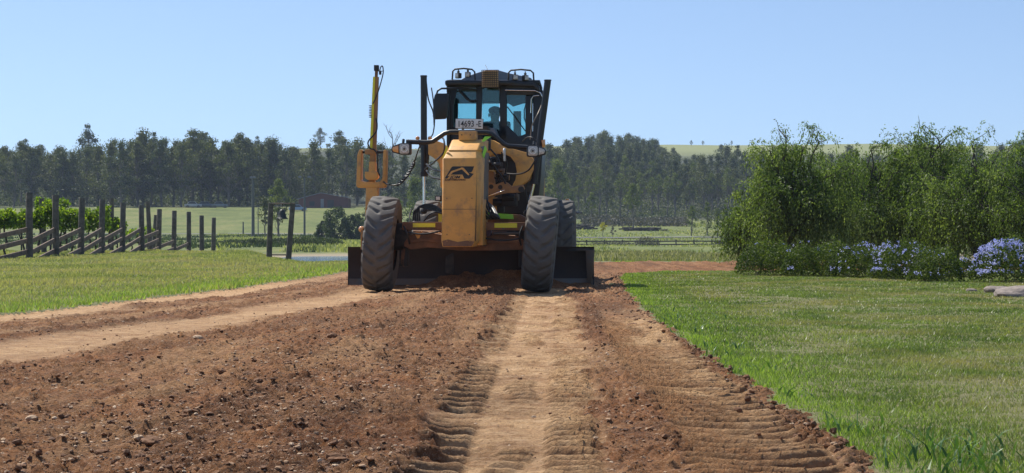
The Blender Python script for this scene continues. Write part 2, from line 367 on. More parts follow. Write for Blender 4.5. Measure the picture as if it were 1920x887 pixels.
# soil pushed along by the blade and spilled around the wheels
v = np.stack([X, Y, Z], -1)
fm = dm[fq].mean(1)
dn = fbm(X, Y, .4, 4, 60)
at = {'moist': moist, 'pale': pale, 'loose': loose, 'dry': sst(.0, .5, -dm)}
def groundmat(name, kind):
    m, t, p = mat_new(name); L = t.links; p.inputs['Roughness'].default_value = .92; p.inputs['Specular IOR Level'].default_value = .25
    c = t.nodes.new('ShaderNodeTexCoord')
    def noise(sc, det=6, ro=.6, stretch=None):
        n = t.nodes.new('ShaderNodeTexNoise'); n.inputs['Scale'].default_value = sc; n.inputs['Detail'].default_value = det; n.inputs['Roughness'].default_value = ro
        if stretch:
            q = t.nodes.new('ShaderNodeMapping'); q.inputs['Scale'].default_value = stretch; L.new(c.outputs['Object'], q.inputs[0]); L.new(q.outputs[0], n.inputs['Vector'])
        else: L.new(c.outputs['Object'], n.inputs['Vector'])
        return n.outputs['Fac']
    def ramp(src, stops):
        r = t.nodes.new('ShaderNodeValToRGB'); e = r.color_ramp.elements
        while len(e) < len(stops): e.new(.5)
        for i, (pp, cc) in enumerate(stops): e[i].position = pp; e[i].color = tuple(cc)+(1,)
        L.new(src, r.inputs[0]); return r.outputs[0]
    def mix(f, a, b, mode='MIX'):
        x = t.nodes.new('ShaderNodeMix'); x.data_type = 'RGBA'; x.blend_type = mode
        if isinstance(f, float): x.inputs['Factor'].default_value = f
        else: L.new(f, x.inputs['Factor'])
        for s_, q in (('A', a), ('B', b)):
            if isinstance(q, tuple): x.inputs[s_].default_value = q+(1,)
            else: L.new(q, x.inputs[s_])
        return x.outputs['Result']
    if kind == 'dirt':
        at = t.nodes.new('ShaderNodeAttribute'); at.attribute_name = 'pale'
        dk = ramp(noise(4.0, 10, .82), [(.32, (.080, .034, .014)), (.5, (.225, .103, .042)), (.68, (.42, .225, .105))])
        red = ramp(noise(.8, 4), [(.42, (1, 1, 1)), (.62, (1.08, .92, .82))]); dk = mix(.8, dk, red, 'MULTIPLY')
        pl = ramp(noise(7, 8, .7), [(.3, (.33, .185, .09)), (.5, (.56, .345, .175)), (.7, (.70, .47, .27))])
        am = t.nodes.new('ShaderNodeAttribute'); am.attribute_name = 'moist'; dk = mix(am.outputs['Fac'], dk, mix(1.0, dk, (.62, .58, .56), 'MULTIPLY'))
        fn = noise(75, 3, .8); sm = t.nodes.new('ShaderNodeMapRange'); sm.inputs[1].default_value = .55; sm.inputs[2].default_value = .62; L.new(fn, sm.inputs[0])
        sp = t.nodes.new('ShaderNodeMath'); sp.operation = 'MULTIPLY'; sp.inputs[1].default_value = .55; L.new(sm.outputs[0], sp.inputs[0])
        dk = mix(sp.outputs[0], dk, (.40, .27, .17))
        pit = t.nodes.new('ShaderNodeMapRange'); pit.inputs[1].default_value = .44; pit.inputs[2].default_value = .36; L.new(noise(52, 3, .8), pit.inputs[0])
        dk = mix(pit.outputs[0], dk, (.05, .027, .016))
        p2 = t.nodes.new('ShaderNodeMapRange'); p2.inputs[1].default_value = .47; p2.inputs[2].default_value = .36; p2.inputs[4].default_value = .7; L.new(noise(44, 4, .85), p2.inputs[0])
        pl = mix(p2.outputs[0], pl, (.24, .125, .06))
        col = mix(at.outputs['Fac'], dk, pl)
        L.new(col, p.inputs['Base Color'])
        b = t.nodes.new('ShaderNodeBump'); b.inputs['Strength'].default_value = 1.0; b.inputs['Distance'].default_value = .030
        L.new(noise(38, 6, .75), b.inputs['Height']); L.new(b.outputs[0], p.inputs['Normal'])
    elif kind == 'lawn':
        g = ramp(noise(9, 6), [(.3, (.09, .115, .035)), (.7, (.17, .185, .065))])
        g2 = mix(noise(30, 4, .8), g, (.23, .19, .11))
        L.new(g2, p.inputs['Base Color'])
        b = t.nodes.new('ShaderNodeBump'); b.inputs['Strength'].default_value = .8; b.inputs['Distance'].default_value = .02
        L.new(noise(45, 4, .8), b.inputs['Height']); L.new(b.outputs[0], p.inputs['Normal'])
    else:
        g = ramp(noise(.10, 8, .7), [(.30, (.085, .12, .035)), (.5, (.155, .185, .058)), (.7, (.235, .225, .095))])
        s = ramp(noise(.9, 6, .8, (1, .25, 1)), [(.35, (.7, .72, .7)), (.65, (1.15, 1.1, 1.0))]); g = mix(.8, g, s, 'MULTIPLY')
        # fine blade-scale mottling near by
        s2 = ramp(noise(14, 4, .8), [(.35, (.65, .7, .6)), (.65, (1.25, 1.2, 1.1))]); g = mix(.6, g, s2, 'MULTIPLY')
        sx = t.nodes.new('ShaderNodeSeparateXYZ'); L.new(c.outputs['Object'], sx.inputs[0])
        # pale dry pasture on the far ridge, dark woodland floor under the trees, bare bank at the pond
        def rng_(a0, a1, src=sx.outputs['Y']):
            mr = t.nodes.new('ShaderNodeMapRange'); mr.inputs[1].default_value = a0; mr.inputs[2].default_value = a1; L.new(src, mr.inputs[0]); return mr.outputs[0]
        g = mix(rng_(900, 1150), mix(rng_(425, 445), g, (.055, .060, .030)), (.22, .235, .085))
        zb = t.nodes.new('ShaderNodeMath'); zb.operation = 'MULTIPLY'
        L.new(rng_(.06, -.10, mixz(t, L, sx)), zb.inputs[0]); L.new(rng_(158, 150), zb.inputs[1])
        zc = t.nodes.new('ShaderNodeMath'); zc.operation = 'MULTIPLY'; L.new(zb.outputs[0], zc.inputs[0]); L.new(rng_(100, 108), zc.inputs[1])
        g = mix(zc.outputs[0], g, (.33, .27, .18))
        L.new(g, p.inputs['Base Color'])
        b = t.nodes.new('ShaderNodeBump'); b.inputs['Strength'].default_value = .6; b.inputs['Distance'].default_value = .15
        L.new(noise(3.5, 5, .8), b.inputs['Height']); L.new(b.outputs[0], p.inputs['Normal'])
    return m
def mixz(t, L, sx):
    a = t.nodes.new('ShaderNodeMath'); a.operation = 'ADD'; a.inputs[1].default_value = 1.02; L.new(sx.outputs['Z'], a.inputs[0]); return a.outputs[0]
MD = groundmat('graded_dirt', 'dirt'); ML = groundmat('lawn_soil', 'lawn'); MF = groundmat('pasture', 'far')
vv, ff, aa = submesh(v, fq, fm > 0, at)
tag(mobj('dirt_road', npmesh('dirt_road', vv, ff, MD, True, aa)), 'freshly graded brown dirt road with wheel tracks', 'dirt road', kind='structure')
cy = v[fq][:, :, 0].mean(1)
right = cy > 0
vv, ff, aa = submesh(v, fq, (fm <= 0) & right, at)
tag(mobj('lawn', npmesh('lawn', vv, ff, ML, True, aa)), 'mown lawn soil right of the dirt road', 'lawn', kind='structure')
vv, ff, aa = submesh(v, fq, (fm <= 0) & ~right, at)
tag(mobj('verge_ground', npmesh('verge_ground', vv, ff, ML, True, aa)), 'grassy ground left of the dirt road', 'grass verge', kind='structure')
# the wide sheet to the horizon
xs2 = axis([(-1600, -300, 60, 12), (-300, -14, 6, .5), (-14, 18, .5, .5), (18, 300, .5, 6), (300, 1600, 12, 60)])
ys2 = axis([(-60, 4.5, 6, .6), (4.5, 58, .6, .6), (58, 160, .45, .8), (160, 480, 1.0, 4), (480, 2600, 5, 60)])
X2, Y2, f2 = grid(xs2, ys2); Z2 = hz(X2, Y2)
ins = (X2 > -13.7) & (X2 < 17.7) & (Y2 > 4.9) & (Y2 < 57.7)
Z2 = np.where(ins, Z2-.25, Z2-.002)
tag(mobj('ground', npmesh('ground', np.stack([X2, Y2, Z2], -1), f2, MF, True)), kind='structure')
# pond water
m, t, p = mat_new('pond_water'); p.inputs['Base Color'].default_value = (.03, .07, .12, 1); p.inputs['Roughness'].default_value = .12
p.inputs['Specular IOR Level'].default_value = 1.0
n = t.nodes.new('ShaderNodeTexNoise'); n.inputs['Scale'].default_value = 3; b = t.nodes.new('ShaderNodeBump'); b.inputs['Strength'].default_value = .25; b.inputs['Distance'].default_value = .05
c = t.nodes.new('ShaderNodeTexCoord'); t.links.new(c.outputs['Object'], n.inputs['Vector']); t.links.new(n.outputs['Fac'], b.inputs['Height']); t.links.new(b.outputs[0], p.inputs['Normal'])
wx, wy, wf = grid(np.linspace(-19, 34, 20), np.linspace(103, 150, 20))
tag(mobj('pond_water', npmesh('pond_water', np.stack([wx, wy, wx*0-1.20], -1), wf, m)), kind='structure')
# sealed road across the valley, following the land
m_as = mk('old_asphalt', (.17, .165, .16), .9, var=.2, scale=.3)
xr2 = np.linspace(-260, 300, 561); rows = [(-4.2, .02), (-4, .10), (4, .10), (4.2, .02)]
vx = []; 
for dy, up in rows: vx.append(np.stack([xr2, 332+dy+0*xr2, hz(xr2, 332+0*xr2)+up+.06], -1))
i = np.arange(len(xr2)*4).reshape(4, -1); ff = np.stack([i[:-1, :-1], i[:-1, 1:], i[1:, 1:], i[1:, :-1]], -1).reshape(-1, 4)
tag(mobj('sealed_road', npmesh('sealed_road', np.concatenate(vx), ff, m_as)), kind='structure')

# ------------------------------------------------------------------ grass
def blades(n, pos, hgt, wid, lean=.5, seg=1, z=None):
    """triangular (seg=1) or bent (seg=2) blades"""
    a = rng.uniform(0, 2*np.pi, n); ca, sa = np.cos(a), np.sin(a)
    la = rng.uniform(0, 2*np.pi, n); l = rng.uniform(.1, 1, n)*lean*hgt
    bx, by = pos[:, 0], pos[:, 1]; z = hz(bx, by)-.005 if z is None else z
    dx, dy = ca*wid/2, sa*wid/2; lx, ly = np.cos(la)*l, np.sin(la)*l
    if seg == 1:
        v = np.stack([np.stack([bx-dx, by-dy, z], -1), np.stack([bx+dx, by+dy, z], -1), np.stack([bx+lx, by+ly, z+hgt], -1)], 1)
        return v.reshape(-1, 3), np.arange(n*3).reshape(-1, 3)
    mx, my, mz = bx+lx*.35, by+ly*.35, z+hgt*.62
    v = np.stack([np.stack([bx-dx, by-dy, z], -1), np.stack([bx+dx, by+dy, z], -1), np.stack([mx+dx*.8, my+dy*.8, mz], -1),
                  np.stack([mx-dx*.8, my-dy*.8, mz], -1), np.stack([bx+lx, by+ly, z+hgt], -1)], 1).reshape(-1, 3)
    b = np.arange(n)[:, None]*5
    return v, np.concatenate([b+np.array([[0, 1, 2]]), b+np.array([[0, 2, 3]]), b+np.array([[3, 2, 4]])])
def scatter(n, x0f, x1f, y0, y1, pw=2.0):
    """points whose density falls with distance"""
    u = rng.uniform(0, 1, n); e = 1-pw+1
    y = (y0**e+(y1**e-y0**e)*u)**(1/e) if abs(e) > 1e-3 else y0*(y1/y0)**u
    x = rng.uniform(0, 1, n)*(x1f(y)-x0f(y))+x0f(y)
    return np.stack([x, y], -1)
# lawn: short blades; lush rim along the dirt
p_ = scatter(470000, lambda y: xr(np.minimum(y, 40.5))-.15, lambda y: .27*y+2.4, 6.6, 57, 1.75)
d_ = -dirtmask(p_[:, 0], p_[:, 1]); p_ = p_[d_ > .03]; d_ = d_[d_ > .03]
rim = np.exp(-np.maximum(d_-.12, 0)/.32)*(.35+.65*vn(p_[:, 0]/.5, p_[:, 1]/1.6, 70)); D_ = p_[:, 1]
h_ = (.014+.012*rng.random(len(D_)))*(1+.5*vn(p_[:, 0]/.4, p_[:, 1]/.9, 72))+rim*.014*rng.uniform(.2, 1.3, len(D_))
w_ = np.maximum(.005, .00068*D_)*rng.uniform(.7, 1.3, len(D_))
thin = rng.random(len(D_)) > .45*sst(.5, .75, vn(p_[:, 0]/.7, p_[:, 1]/2.1, 73))*sst(.3, .9, d_)
p_, h_, w_, d_, rim = p_[thin], h_[thin], w_[thin], d_[thin], rim[thin]
lush = rng.random(len(h_)) < rim*1.1
def mkgrass(name, sel, mat, lean, lab, P=None):
    v_, f_ = blades(int(sel.sum()), p_[sel], h_[sel], w_[sel], lean)
    dry = np.repeat(sst(.35, 1.3, d_[sel]), 3)
    o = mobj(name, npmesh(name, v_, f_, mat, False, {'dry': dry})); tag(o, lab, 'grass', kind='stuff')
mkgrass('mown_grass', ~lush, M['grass'], 1.1, 'short mown grass of the right-hand lawn with drier patches')
mkgrass('lush_grass', lush, M['edgegrass'], .7, 'bright green longer grass along the lawn edge of the dirt')
# broad bladed tufts at the rim
q = []
for cx, cy_, n_, hh, sp in [(1.62, 7.55, 26, .11, .14), (1.80, 7.9, 34, .13, .16), (1.75, 7.4, 30, .13, .15), (2.0, 7.6, 26, .12, .14), (1.56, 8.9, 20, .12, .09), (1.50, 10.7, 16, .10, .08), (1.55, 12.5, 18, .10, .12), (1.6, 15.0, 20, .10, .16), (1.48, 14.2, 16, .10, .10), (1.62, 17.5, 20, .1, .2), (1.9, 8.3, 22, .11, .15), (1.75, 19.5, 20, .1, .2), (1.85, 22, 20, .1, .2)]:
    q.append(np.stack([rng.normal(cx, sp, n_), rng.normal(cy_, sp*1.6, n_), rng.uniform(.45, 1.15, n_)*hh, np.full(n_, .008+.0004*cy_)], -1))
q = np.concatenate(q); ok = dirtmask(q[:, 0], q[:, 1]) < -.02; q = q[ok]
v_, f_ = blades(len(q), q[:, :2], q[:, 2]*.7, q[:, 3]*1.2, 1.6, 2)
tag(mobj('coarse_grass', npmesh('coarse_grass', v_, f_, M['coarse'], False)), 'coarse broad-bladed grass tufts at the near lawn edge', 'grass', kind='stuff')
# left verge
p_ = scatter(240000, lambda y: -.28*y-4.5, lambda y: np.where(y < 53, np.minimum(xl(np.minimum(y, 53))+.1, 0), 2.0), 17, 92, 1.3)
d_ = -dirtmask(p_[:, 0], p_[:, 1]); p_ = p_[d_ > .02]; d_ = d_[d_ > .02]; D_ = p_[:, 1]
rim = np.exp(-np.maximum(d_-.3, 0)/.5)
tall = sst(.55, .8, vn(p_[:, 0]/1.2, p_[:, 1]/3, 75))
h_ = (.035+.03*rng.random(len(D_)))*(1+1.2*tall+.3*rim); w_ = .00068*D_*rng.uniform(.7, 1.3, len(D_))
lush = rng.random(len(D_)) < .70*np.exp(-np.maximum(d_-.5, 0)/.8)
for nm, sel, mt, lb in (('verge_grass', ~lush, M['verge'], 'pale seeding grass of the left verge'), ('verge_rim_grass', lush, M['edgegrass'], 'fresh green grass strip along the left edge of the dirt')):
    v_, f_ = blades(int(sel.sum()), p_[sel], h_[sel]*.8, w_[sel], .9); tag(mobj(nm, npmesh(nm, v_, f_, mt, False, {'dry': np.ones(len(v_))})), lb, 'grass', kind='stuff')
# bank grass and weeds round the pond and creek
def tufts(name, n, xf0, xf1, y0, y1, hh, mat, lab, wsc=.0008, mask=None, pw=1.0):
    p = scatter(n, xf0, xf1, y0, y1, pw)
    if mask is not None: k = mask(p[:, 0], p[:, 1]) > rng.random(len(p)); p = p[k]
    h = hh*rng.uniform(.4, 1.2, len(p)); w = wsc*p[:, 1]*rng.uniform(.7, 1.4, len(p))
    v_, f_ = blades(len(p), p, h, w, .7); tag(mobj(name, npmesh(name, v_, f_, mat, False)), lab, 'plants', kind='stuff')
tufts('pond_weed', 42000, lambda y: .035*y, lambda y: .16*y, 60, 152, .32, M['reed'], 'pale reeds and lily leaves around the pond right of the grader', .0010,
      lambda x, y: np.where((x > 6) & (y > 110) & (y < 140), .15+.85*(vn(x/6, y/9, 80) > .55), sst(.3, .55, vn(x/3, y/8, 81)))*1.0)
tufts('bank_grass', 30000, lambda y: -.15*y, lambda y: -.02*y, 150, 326, .34, M['verge'], 'rough grass on the creek bank behind the bell', .0010, lambda x, y: sst(.4, .7, vn(x/5, y/9, 82)))
tufts('gully_grass', 30000, lambda y: -.27*y, lambda y: -.10*y, 150, 326, .35, M['bush'], 'rough green plants in the gully below the vineyard fence', .0010, lambda x, y: sst(.5, .7, vn(x/5, y/9, 83)))
tufts('meadow_grass', 24000, lambda y: .02*y, lambda y: .14*y, 152, 430, .28, M['verge'], 'pasture grass by the far sealed road', .0010, lambda x, y: sst(.35, .7, vn(x/6, y/18, 84))*(np.abs(y-332) > 7)*((y < 255) | (y > 301)))

# ------------------------------------------------------------------ stones and clods
phi = (1+5**.5)/2
ICO = np.array([(-1, phi, 0), (1, phi, 0), (-1, -phi, 0), (1, -phi, 0), (0, -1, phi), (0, 1, phi), (0, -1, -phi), (0, 1, -phi), (phi, 0, -1), (phi, 0, 1), (-phi, 0, -1), (-phi, 0, 1)])/1.9
IF = np.array([(0, 11, 5), (0, 5, 1), (0, 1, 7), (0, 7, 10), (0, 10, 11), (1, 5, 9), (5, 11, 4), (11, 10, 2), (10, 7, 6), (7, 1, 8), (3, 9, 4), (3, 4, 2), (3, 2, 6), (3, 6, 8), (3, 8, 9), (4, 9, 5), (2, 4, 11), (6, 2, 10), (8, 6, 7), (9, 8, 1)])
def stones(xy, size, flat=.6):
    n = len(xy); v = ICO[None]*rng.uniform(.72, 1.2, (n, 12, 1))*rng.uniform(.65, 1.25, (n, 1, 3))*np.array([1, 1, flat])
    a = rng.uniform(0, 6.28, n); c, s = np.cos(a), np.sin(a)
    x = v[..., 0]*c[:, None]-v[..., 1]*s[:, None]; y = v[..., 0]*s[:, None]+v[..., 1]*c[:, None]
    v = np.stack([x, y, v[..., 2]], -1)*size[:, None, None]
    h = hz(xy[:, 0], xy[:, 1])+dirt_fields(xy[:, 0], xy[:, 1])[0]
    v += np.stack([xy[:, 0], xy[:, 1], h+size*.18], -1)[:, None]
    return v.reshape(-1, 3), (IF[None]+np.arange(n)[:, None, None]*12).reshape(-1, 3)
def rockmat(name, cols):
    m, t, p = mat_new(name); g = t.nodes.new('ShaderNodeNewGeometry'); r = t.nodes.new('ShaderNodeValToRGB'); e = r.color_ramp.elements
    while len(e) < len(cols): e.new(.5)
    for i, cc in enumerate(cols): e[i].position = i/(len(cols)-1); e[i].color = tuple(cc)+(1,)
    t.links.new(g.outputs['Random Per Island'], r.inputs[0]); t.links.new(r.outputs[0], p.inputs['Base Color']); p.inputs['Roughness'].default_value = .85
    return m
MS = rockmat('gravel_stone', [(.24, .13, .065), (.42, .27, .155), (.30, .175, .09), (.56, .41, .27), (.34, .20, .11)])
MC = rockmat('soil_clod', [(.085, .036, .014), (.155, .068, .027), (.24, .112, .045)])
def loosepts(n, pw, lo=.25):
    p = scatter(n, lambda y: np.maximum(xl(y), -.28*y-.6), lambda y: xr(np.minimum(y, 36)), 6.8, 40, pw)
    lo_ = dirt_fields(p[:, 0], p[:, 1])[2]; cl = sst(.30, .75, vn(p[:, 0]/.55, p[:, 1]/.9, 90)*.6+vn(p[:, 0]/1.7, p[:, 1]/3.1, 91)*.5)
    k = (rng.random(n) < (.06+.94*lo_)*(lo+(1-lo)*cl)) & (dirtmask(p[:, 0], p[:, 1]) > .03)
    return p[k]
for nm, n, s0, s1, mt, lb in (('gravel', 70000, .0026, .015, MS, 'pale gravel scattered through the loose graded soil'), ('soil_clods', 60000, .0028, .020, MC, 'dark brown soil clods strewn over the graded dirt')):
    p = loosepts(n, 1.9); sz = s0+(s1-s0)*rng.random(len(p))**6.0; sz = np.maximum(sz, .00024*p[:, 1])
    v_, f_ = stones(p, sz); tag(mobj(nm, npmesh(nm, v_, f_, mt, False)), lb, 'gravel', kind='stuff')
# clods heaped along the lawn edge
n = 1500; y = 6.8*(40/6.8)**rng.random(n); x = xr(y)-np.abs(rng.normal(.0, .12, n))+.02; k = dirtmask(x, y) > -.03; p = np.stack([x, y], -1)[k]
sz = .005+.018*rng.random(len(p))**3; v_, f_ = stones(p, sz, .8); tag(mobj('edge_clods', npmesh('edge_clods', v_, f_, MC, False)), 'crumbled soil heaped against the lawn edge', 'soil', kind='stuff')
big = [(285, 845, .045, 'dark'), (193, 852, .028, 'dark'), (357, 838, .02, 'pale'), (257, 838, .022, 'pale'), (310, 836, .02, 'dark'), (355, 783, .026, 'dark'), (362, 800, .02, 'pale'), (396, 781, .020, 'dark'),
       (600, 802, .024, 'dark'), (523, 782, .02, 'pale'), (484, 721, .022, 'dark'), (536, 684, .02, 'dark'), (416, 705, .022, 'dark'), (369, 634, .018, 'pale'), (633, 878, .036, 'dark'), (1172, 703, .022, 'dark'), (1187, 607, .020, 'dark'), (825, 569, .022, 'dark'), (625, 640, .025, 'dark'), (60, 790, .024, 'pale')]
where = {'dark': 'dark brown clod', 'pale': 'pale grey stone'}
spots = ['largest on the loose soil at the bottom left', 'second at the very bottom left, left of the largest', 'just right of the largest clod at the bottom left', 'just left of the largest clod at the bottom left', 'half touching the largest bottom left clod',
 'on loose soil above the bottom left stones', 'close below a small dark clod on the left soil', 'right of a dark clod on the left soil', 'in the middle of the loose soil near the bottom', 'on loose soil left of the middle near the bottom',
 'alone on the smoother soil left of centre', 'farther one alone left of the centre soil', 'at left between the pale strip and the loose soil', 'flat one on the edge of the pale strip at left', 'cut by the bottom edge left of the wheel track',
 'between the middle wheel track and the lawn', 'flat one far up near the lawn edge', 'low heap just in front of the left front wheel', 'small one halfway between pale strip and wheel track', 'small one at far left bottom']
for (px, py, sz, kd), wd in zip(big, spots):
    D = CH*F/(py-HY); x = (px-960)/F*D; ss = sz*D/8*.9 if D > 14 else sz
    bm = bmesh.new(); bmesh.ops.create_icosphere(bm, subdivisions=3, radius=1)
    sd = random.randint(0, 999)
    for w in bm.verts:
        c = w.co; nn = float(fbm(np.array([c.x*1.3+c.z]), np.array([c.y*1.3-c.z]), .9, 4, sd, .65)[0])
        w.co = c*(1+.55*nn); w.co.z *= .62; w.co.x *= 1.25
    m = bpy.data.meshes.new('stone'); bm.to_mesh(m); bm.free(); m.materials.append(MC if kd == 'dark' else MS)
    o = mobj('soil_clod' if kd == 'dark' else 'stone', m, loc=(x, D, hz1(x, D)+float(dirt_fields(np.array([x]), np.array([D]))[0][0])+ss*.25), rot=(0, 0, random.random()*6)); o.scale = (ss, ss, ss)
    tag(o, where[kd]+' '+wd, 'clod' if kd == 'dark' else 'stone', 'loose stones and clods on the graded dirt')
# ------------------------------------------------------------------ trees and plants
def rvec(n):
    v = rng.normal(size=(n, 3)); return v/np.linalg.norm(v, axis=1, keepdims=True)
def leafquads(c, ln, wd, d=None, droop=0, nrm=None):
    """diamond leaves at centres c, random or given direction d"""
    n = len(c); a = rvec(n) if d is None else d; a = a-np.array([0, 0, droop]); a /= np.linalg.norm(a, axis=1, keepdims=True)
    if nrm is not None:
        q_ = nrm+rvec(n)*.85; q_ /= np.linalg.norm(q_, axis=1, keepdims=True); a = np.cross(q_, rvec(n)); a /= np.maximum(np.linalg.norm(a, axis=1, keepdims=True), 1e-6)
        b = np.cross(q_, a)
    else: b = np.cross(a, rvec(n))
    b /= np.maximum(np.linalg.norm(b, axis=1, keepdims=True), 1e-6)
    ln = np.broadcast_to(ln, n)[:, None]; wd = np.broadcast_to(wd, n)[:, None]
    v = np.stack([c-a*ln/2, c+b*wd/2, c+a*ln/2, c-b*wd/2], 1).reshape(-1, 3)
    return v, np.arange(n*4).reshape(-1, 4)
def limb(mb, a, b, r0, r1, wob=.12, n=5, seg=6):
    a = Vector(a); b = Vector(b); L = (b-a).length; pts = []
    for i in range(n+1):
        t = i/n; p = a.lerp(b, t)
        if 0 < i < n: p += Vector((random.uniform(-1, 1), random.uniform(-1, 1), random.uniform(-.5, .5)))*L*wob*.5
        pts.append(p)
    mb.tube(pts, [r0+(r1-r0)*i/n for i in range(n+1)], seg, cap=False); return pts
def mbmesh(mb, name, mat):
    m = bpy.data.meshes.new(name); m.from_pydata([tuple(p) for p in mb.v], [], mb.f); m.polygons.foreach_set('use_smooth', [True]*len(m.polygons)); m.materials.append(mat); return m
def gum(h, base, spread, nl, mat, ls=.42, dens=1., narrow=1., nclump=26, bark=None):
    """eucalypt: bare trunk, rising limbs, clumped crown with gaps"""
    mb = MB(); lean = random.uniform(-.05, .05)*h
    top = Vector((lean, random.uniform(-.03, .03)*h, h*.86)); tr = limb(mb, (0, 0, -.4), top, .022*h, .005*h, .04, 8, 7)
    tips = []
    for i in range(nclump):
        t = base+(1-base)*(i+.5)/nclump; k = min(int(t*8*.95), 7); s = tr[k].lerp(tr[k+1], random.random())
        a = i*2.4+random.uniform(-.6, .6); prof = math.sin(min(1, (t-base)/(1-base)*1.05+.12)*math.pi)**.6
        rr = spread*h*prof*random.uniform(.35, 1.05)*narrow
        e = Vector((s.x*.5+math.cos(a)*rr, s.y*.5+math.sin(a)*rr, h*t+random.uniform(-.02, .07)*h))
        limb(mb, tr[max(k-1, 1)], e, .007*h, .0018*h, .10, 4, 4); tips.append(e)
    tips.append(top)
    cs = []; ns = []
    per = int(nl/len(tips))
    for e in tips:
        rad = np.array([.105, .105, .078])*h*random.uniform(.5, 1.3)*dens
        p = (rvec(per)*(rng.random(per)[:, None]**.55)+rng.normal(0, .12, (per, 3)))*rad
        nn = p/rad; nn /= np.maximum(np.linalg.norm(nn, axis=1, keepdims=True), 1e-6); ns.append(nn); cs.append(p+np.array(e))
    c = np.concatenate(cs); v, f = leafquads(c, ls*rng.uniform(.6, 1.3, len(c)), ls*.62, nrm=np.concatenate(ns))
    return mbmesh(mb, 'trunk', bark or M['bark']), npmesh('crown', v, f, mat, False)
def place_tree(name, tm, cm, x, y, z, sc, rz, label, cat, group):
    r = empty(name, (x, y, z), rz); r.scale = (sc, sc, sc*random.uniform(.93, 1.07)) if group else (sc, sc, sc)
    mobj('trunk', tm, r); mobj('crown', cm, r); tag(r, label, cat, group); return r
G = [gum(16, .30, .30, 3600, M['gum1'], .5, 1, 1, 34), gum(16, .22, .26, 3400, M['gum2'], .5, 1, 1, 32), gum(16, .45, .30, 3000, M['gum1'], .48, 1.0, 1, 28), gum(16, .15, .22, 3600, M['gum2'], .5, 1.1, 1, 36),
     gum(16, .5, .20, 2000, M['gum2'], .48, 1.0, 1, 18), gum(16, .38, .34, 3600, M['gum3'], .5, 1.0, 1, 34), gum(16, .12, .24, 3600, M['gum1'], .52, 1.2, .9, 36)]
SL = gum(16, .58, .15, 1300, M['light_gum'], .42, .9, 1, 14)      # slender young gums
ORD = 'first second third fourth fifth sixth seventh eighth ninth tenth eleventh twelfth'.split()
SKYL = np.array([(-60, 278), (0, 278), (60, 275), (100, 280), (140, 282), (200, 274), (240, 264), (280, 258), (310, 270), (345, 258), (380, 253), (405, 268), (440, 263), (480, 265), (510, 267), (545, 278), (565, 286), (600, 294), (640, 262), (690, 266), (730, 286), (830, 280), (1010, 275), (1030, 272), (1060, 264), (1110, 256), (1150, 251), (1180, 258), (1220, 265), (1255, 272), (1285, 296), (1330, 288), (1350, 274), (1380, 282), (1405, 294), (1440, 285), (1600, 280), (1860, 275), (1900, 268), (1960, 270)])
def skyline(px): return float(np.interp(px, SKYL[:, 0], SKYL[:, 1]))
def row(px0, px1, D0, D1, n, h0, h1, label, group, kinds=(0, 1, 2, 3, 6), cat='gum tree', jit=True, name='gum_tree', keep=None, ordn=False):
    for i in range(n):
        px = px0+(px1-px0)*(i+random.uniform(.1, .9))/n; D = random.uniform(D0, D1)
        if keep and not keep(px, D): continue
        x = (px-960)/F*D; k = random.choice(kinds); tm, cm = SL if k == 's' else G[k]
        h = random.uniform(h0, h1); cap = CH+(HY-skyline(px)-abs(random.gauss(0, 9)))/F*D-hz1(x, D); h = max(4.5, min(h, cap))
        place_tree(name, tm, cm, x, D, hz1(x, D), h/16, random.uniform(0, 6.28), label+(', %s from the left' % ORD[i] if ordn else ''), cat, group)
# left-hand tree line beyond the paddock
row(-60, 150, 425, 455, 12, 11, 15, 'dark front gum tree at the far left of the view', 'gum trees at the left end of the tree line', ordn=True)
row(150, 330, 425, 450, 9, 12, 18, 'tall front gum tree above the middle of the vineyard fence', 'gum trees above the middle of the vineyard fence', (0, 1, 3, 6), ordn=True)
row(330, 470, 425, 450, 8, 13, 16.5, 'broad gum tree between vineyard fence and bell', 'gum trees between vineyard and bell', (0, 2, 5, 6), ordn=True)
row(470, 700, 432, 460, 10, 12, 15, 'front gum tree by or behind the dark red shed', 'gum trees behind the shed', (0, 1, 3, 6), ordn=True)
row(700, 840, 425, 470, 6, 11, 14, 'gum tree seen between laser mast and grader', 'gum trees seen beside the laser mast', (1, 5, 3), ordn=True)
row(-60, 700, 460, 540, 36, 13, 19, 'hazy gum tree in the second row of the left tree line', 'gum trees in the second row at left', (0, 1, 2, 3, 4, 6))
row(-60, 560, 540, 640, 28, 10, 19, 'pale hazy gum tree at the back of the left tree line', 'gum trees at the back at left', (1, 2, 3, 4))
for px, py, D, k, sc, lb in ((162, 246, 560, 4, 25.5, 'thin gum tree standing well above the left tree line'), (48, 272, 520, 4, 20, 'small round crown poking above the left end of the tree line'),
                     (268, 256, 440, 6, 17.6, 'dark dense gum tree left of the bald gap in the tree line'), (362, 253, 440, 0, 17.6, 'widest gum tree crown above the right end of the vineyard fence'),
                     (447, 262, 442, 2, 16.6, 'dark rounded gum tree above the tall grey pole'), (510, 268, 450, 3, 16.0, 'dark pointed gum tree between the grey pole and the shed'), (588, 275, 436, 6, 14.0, 'dark conical gum tree standing left of the laser mast over the shed'),
                     (636, 252, 600, 0, 24, 'large hazy gum tree on the skyline left of the laser mast')):
    x = (px-960)/F*D; z = hz1(x, D); h = CH+(HY-py)/F*D-z
    place_tree('gum_tree', G[k][0], G[k][1], x, D, z, h/16*1.02, random.random()*6, lb, 'gum tree', None)
row(845, 1010, 440, 560, 13, 12, 17, 'gum tree mostly hidden behind the grader', 'gum trees mostly hidden behind the grader', (0, 1, 3, 5))
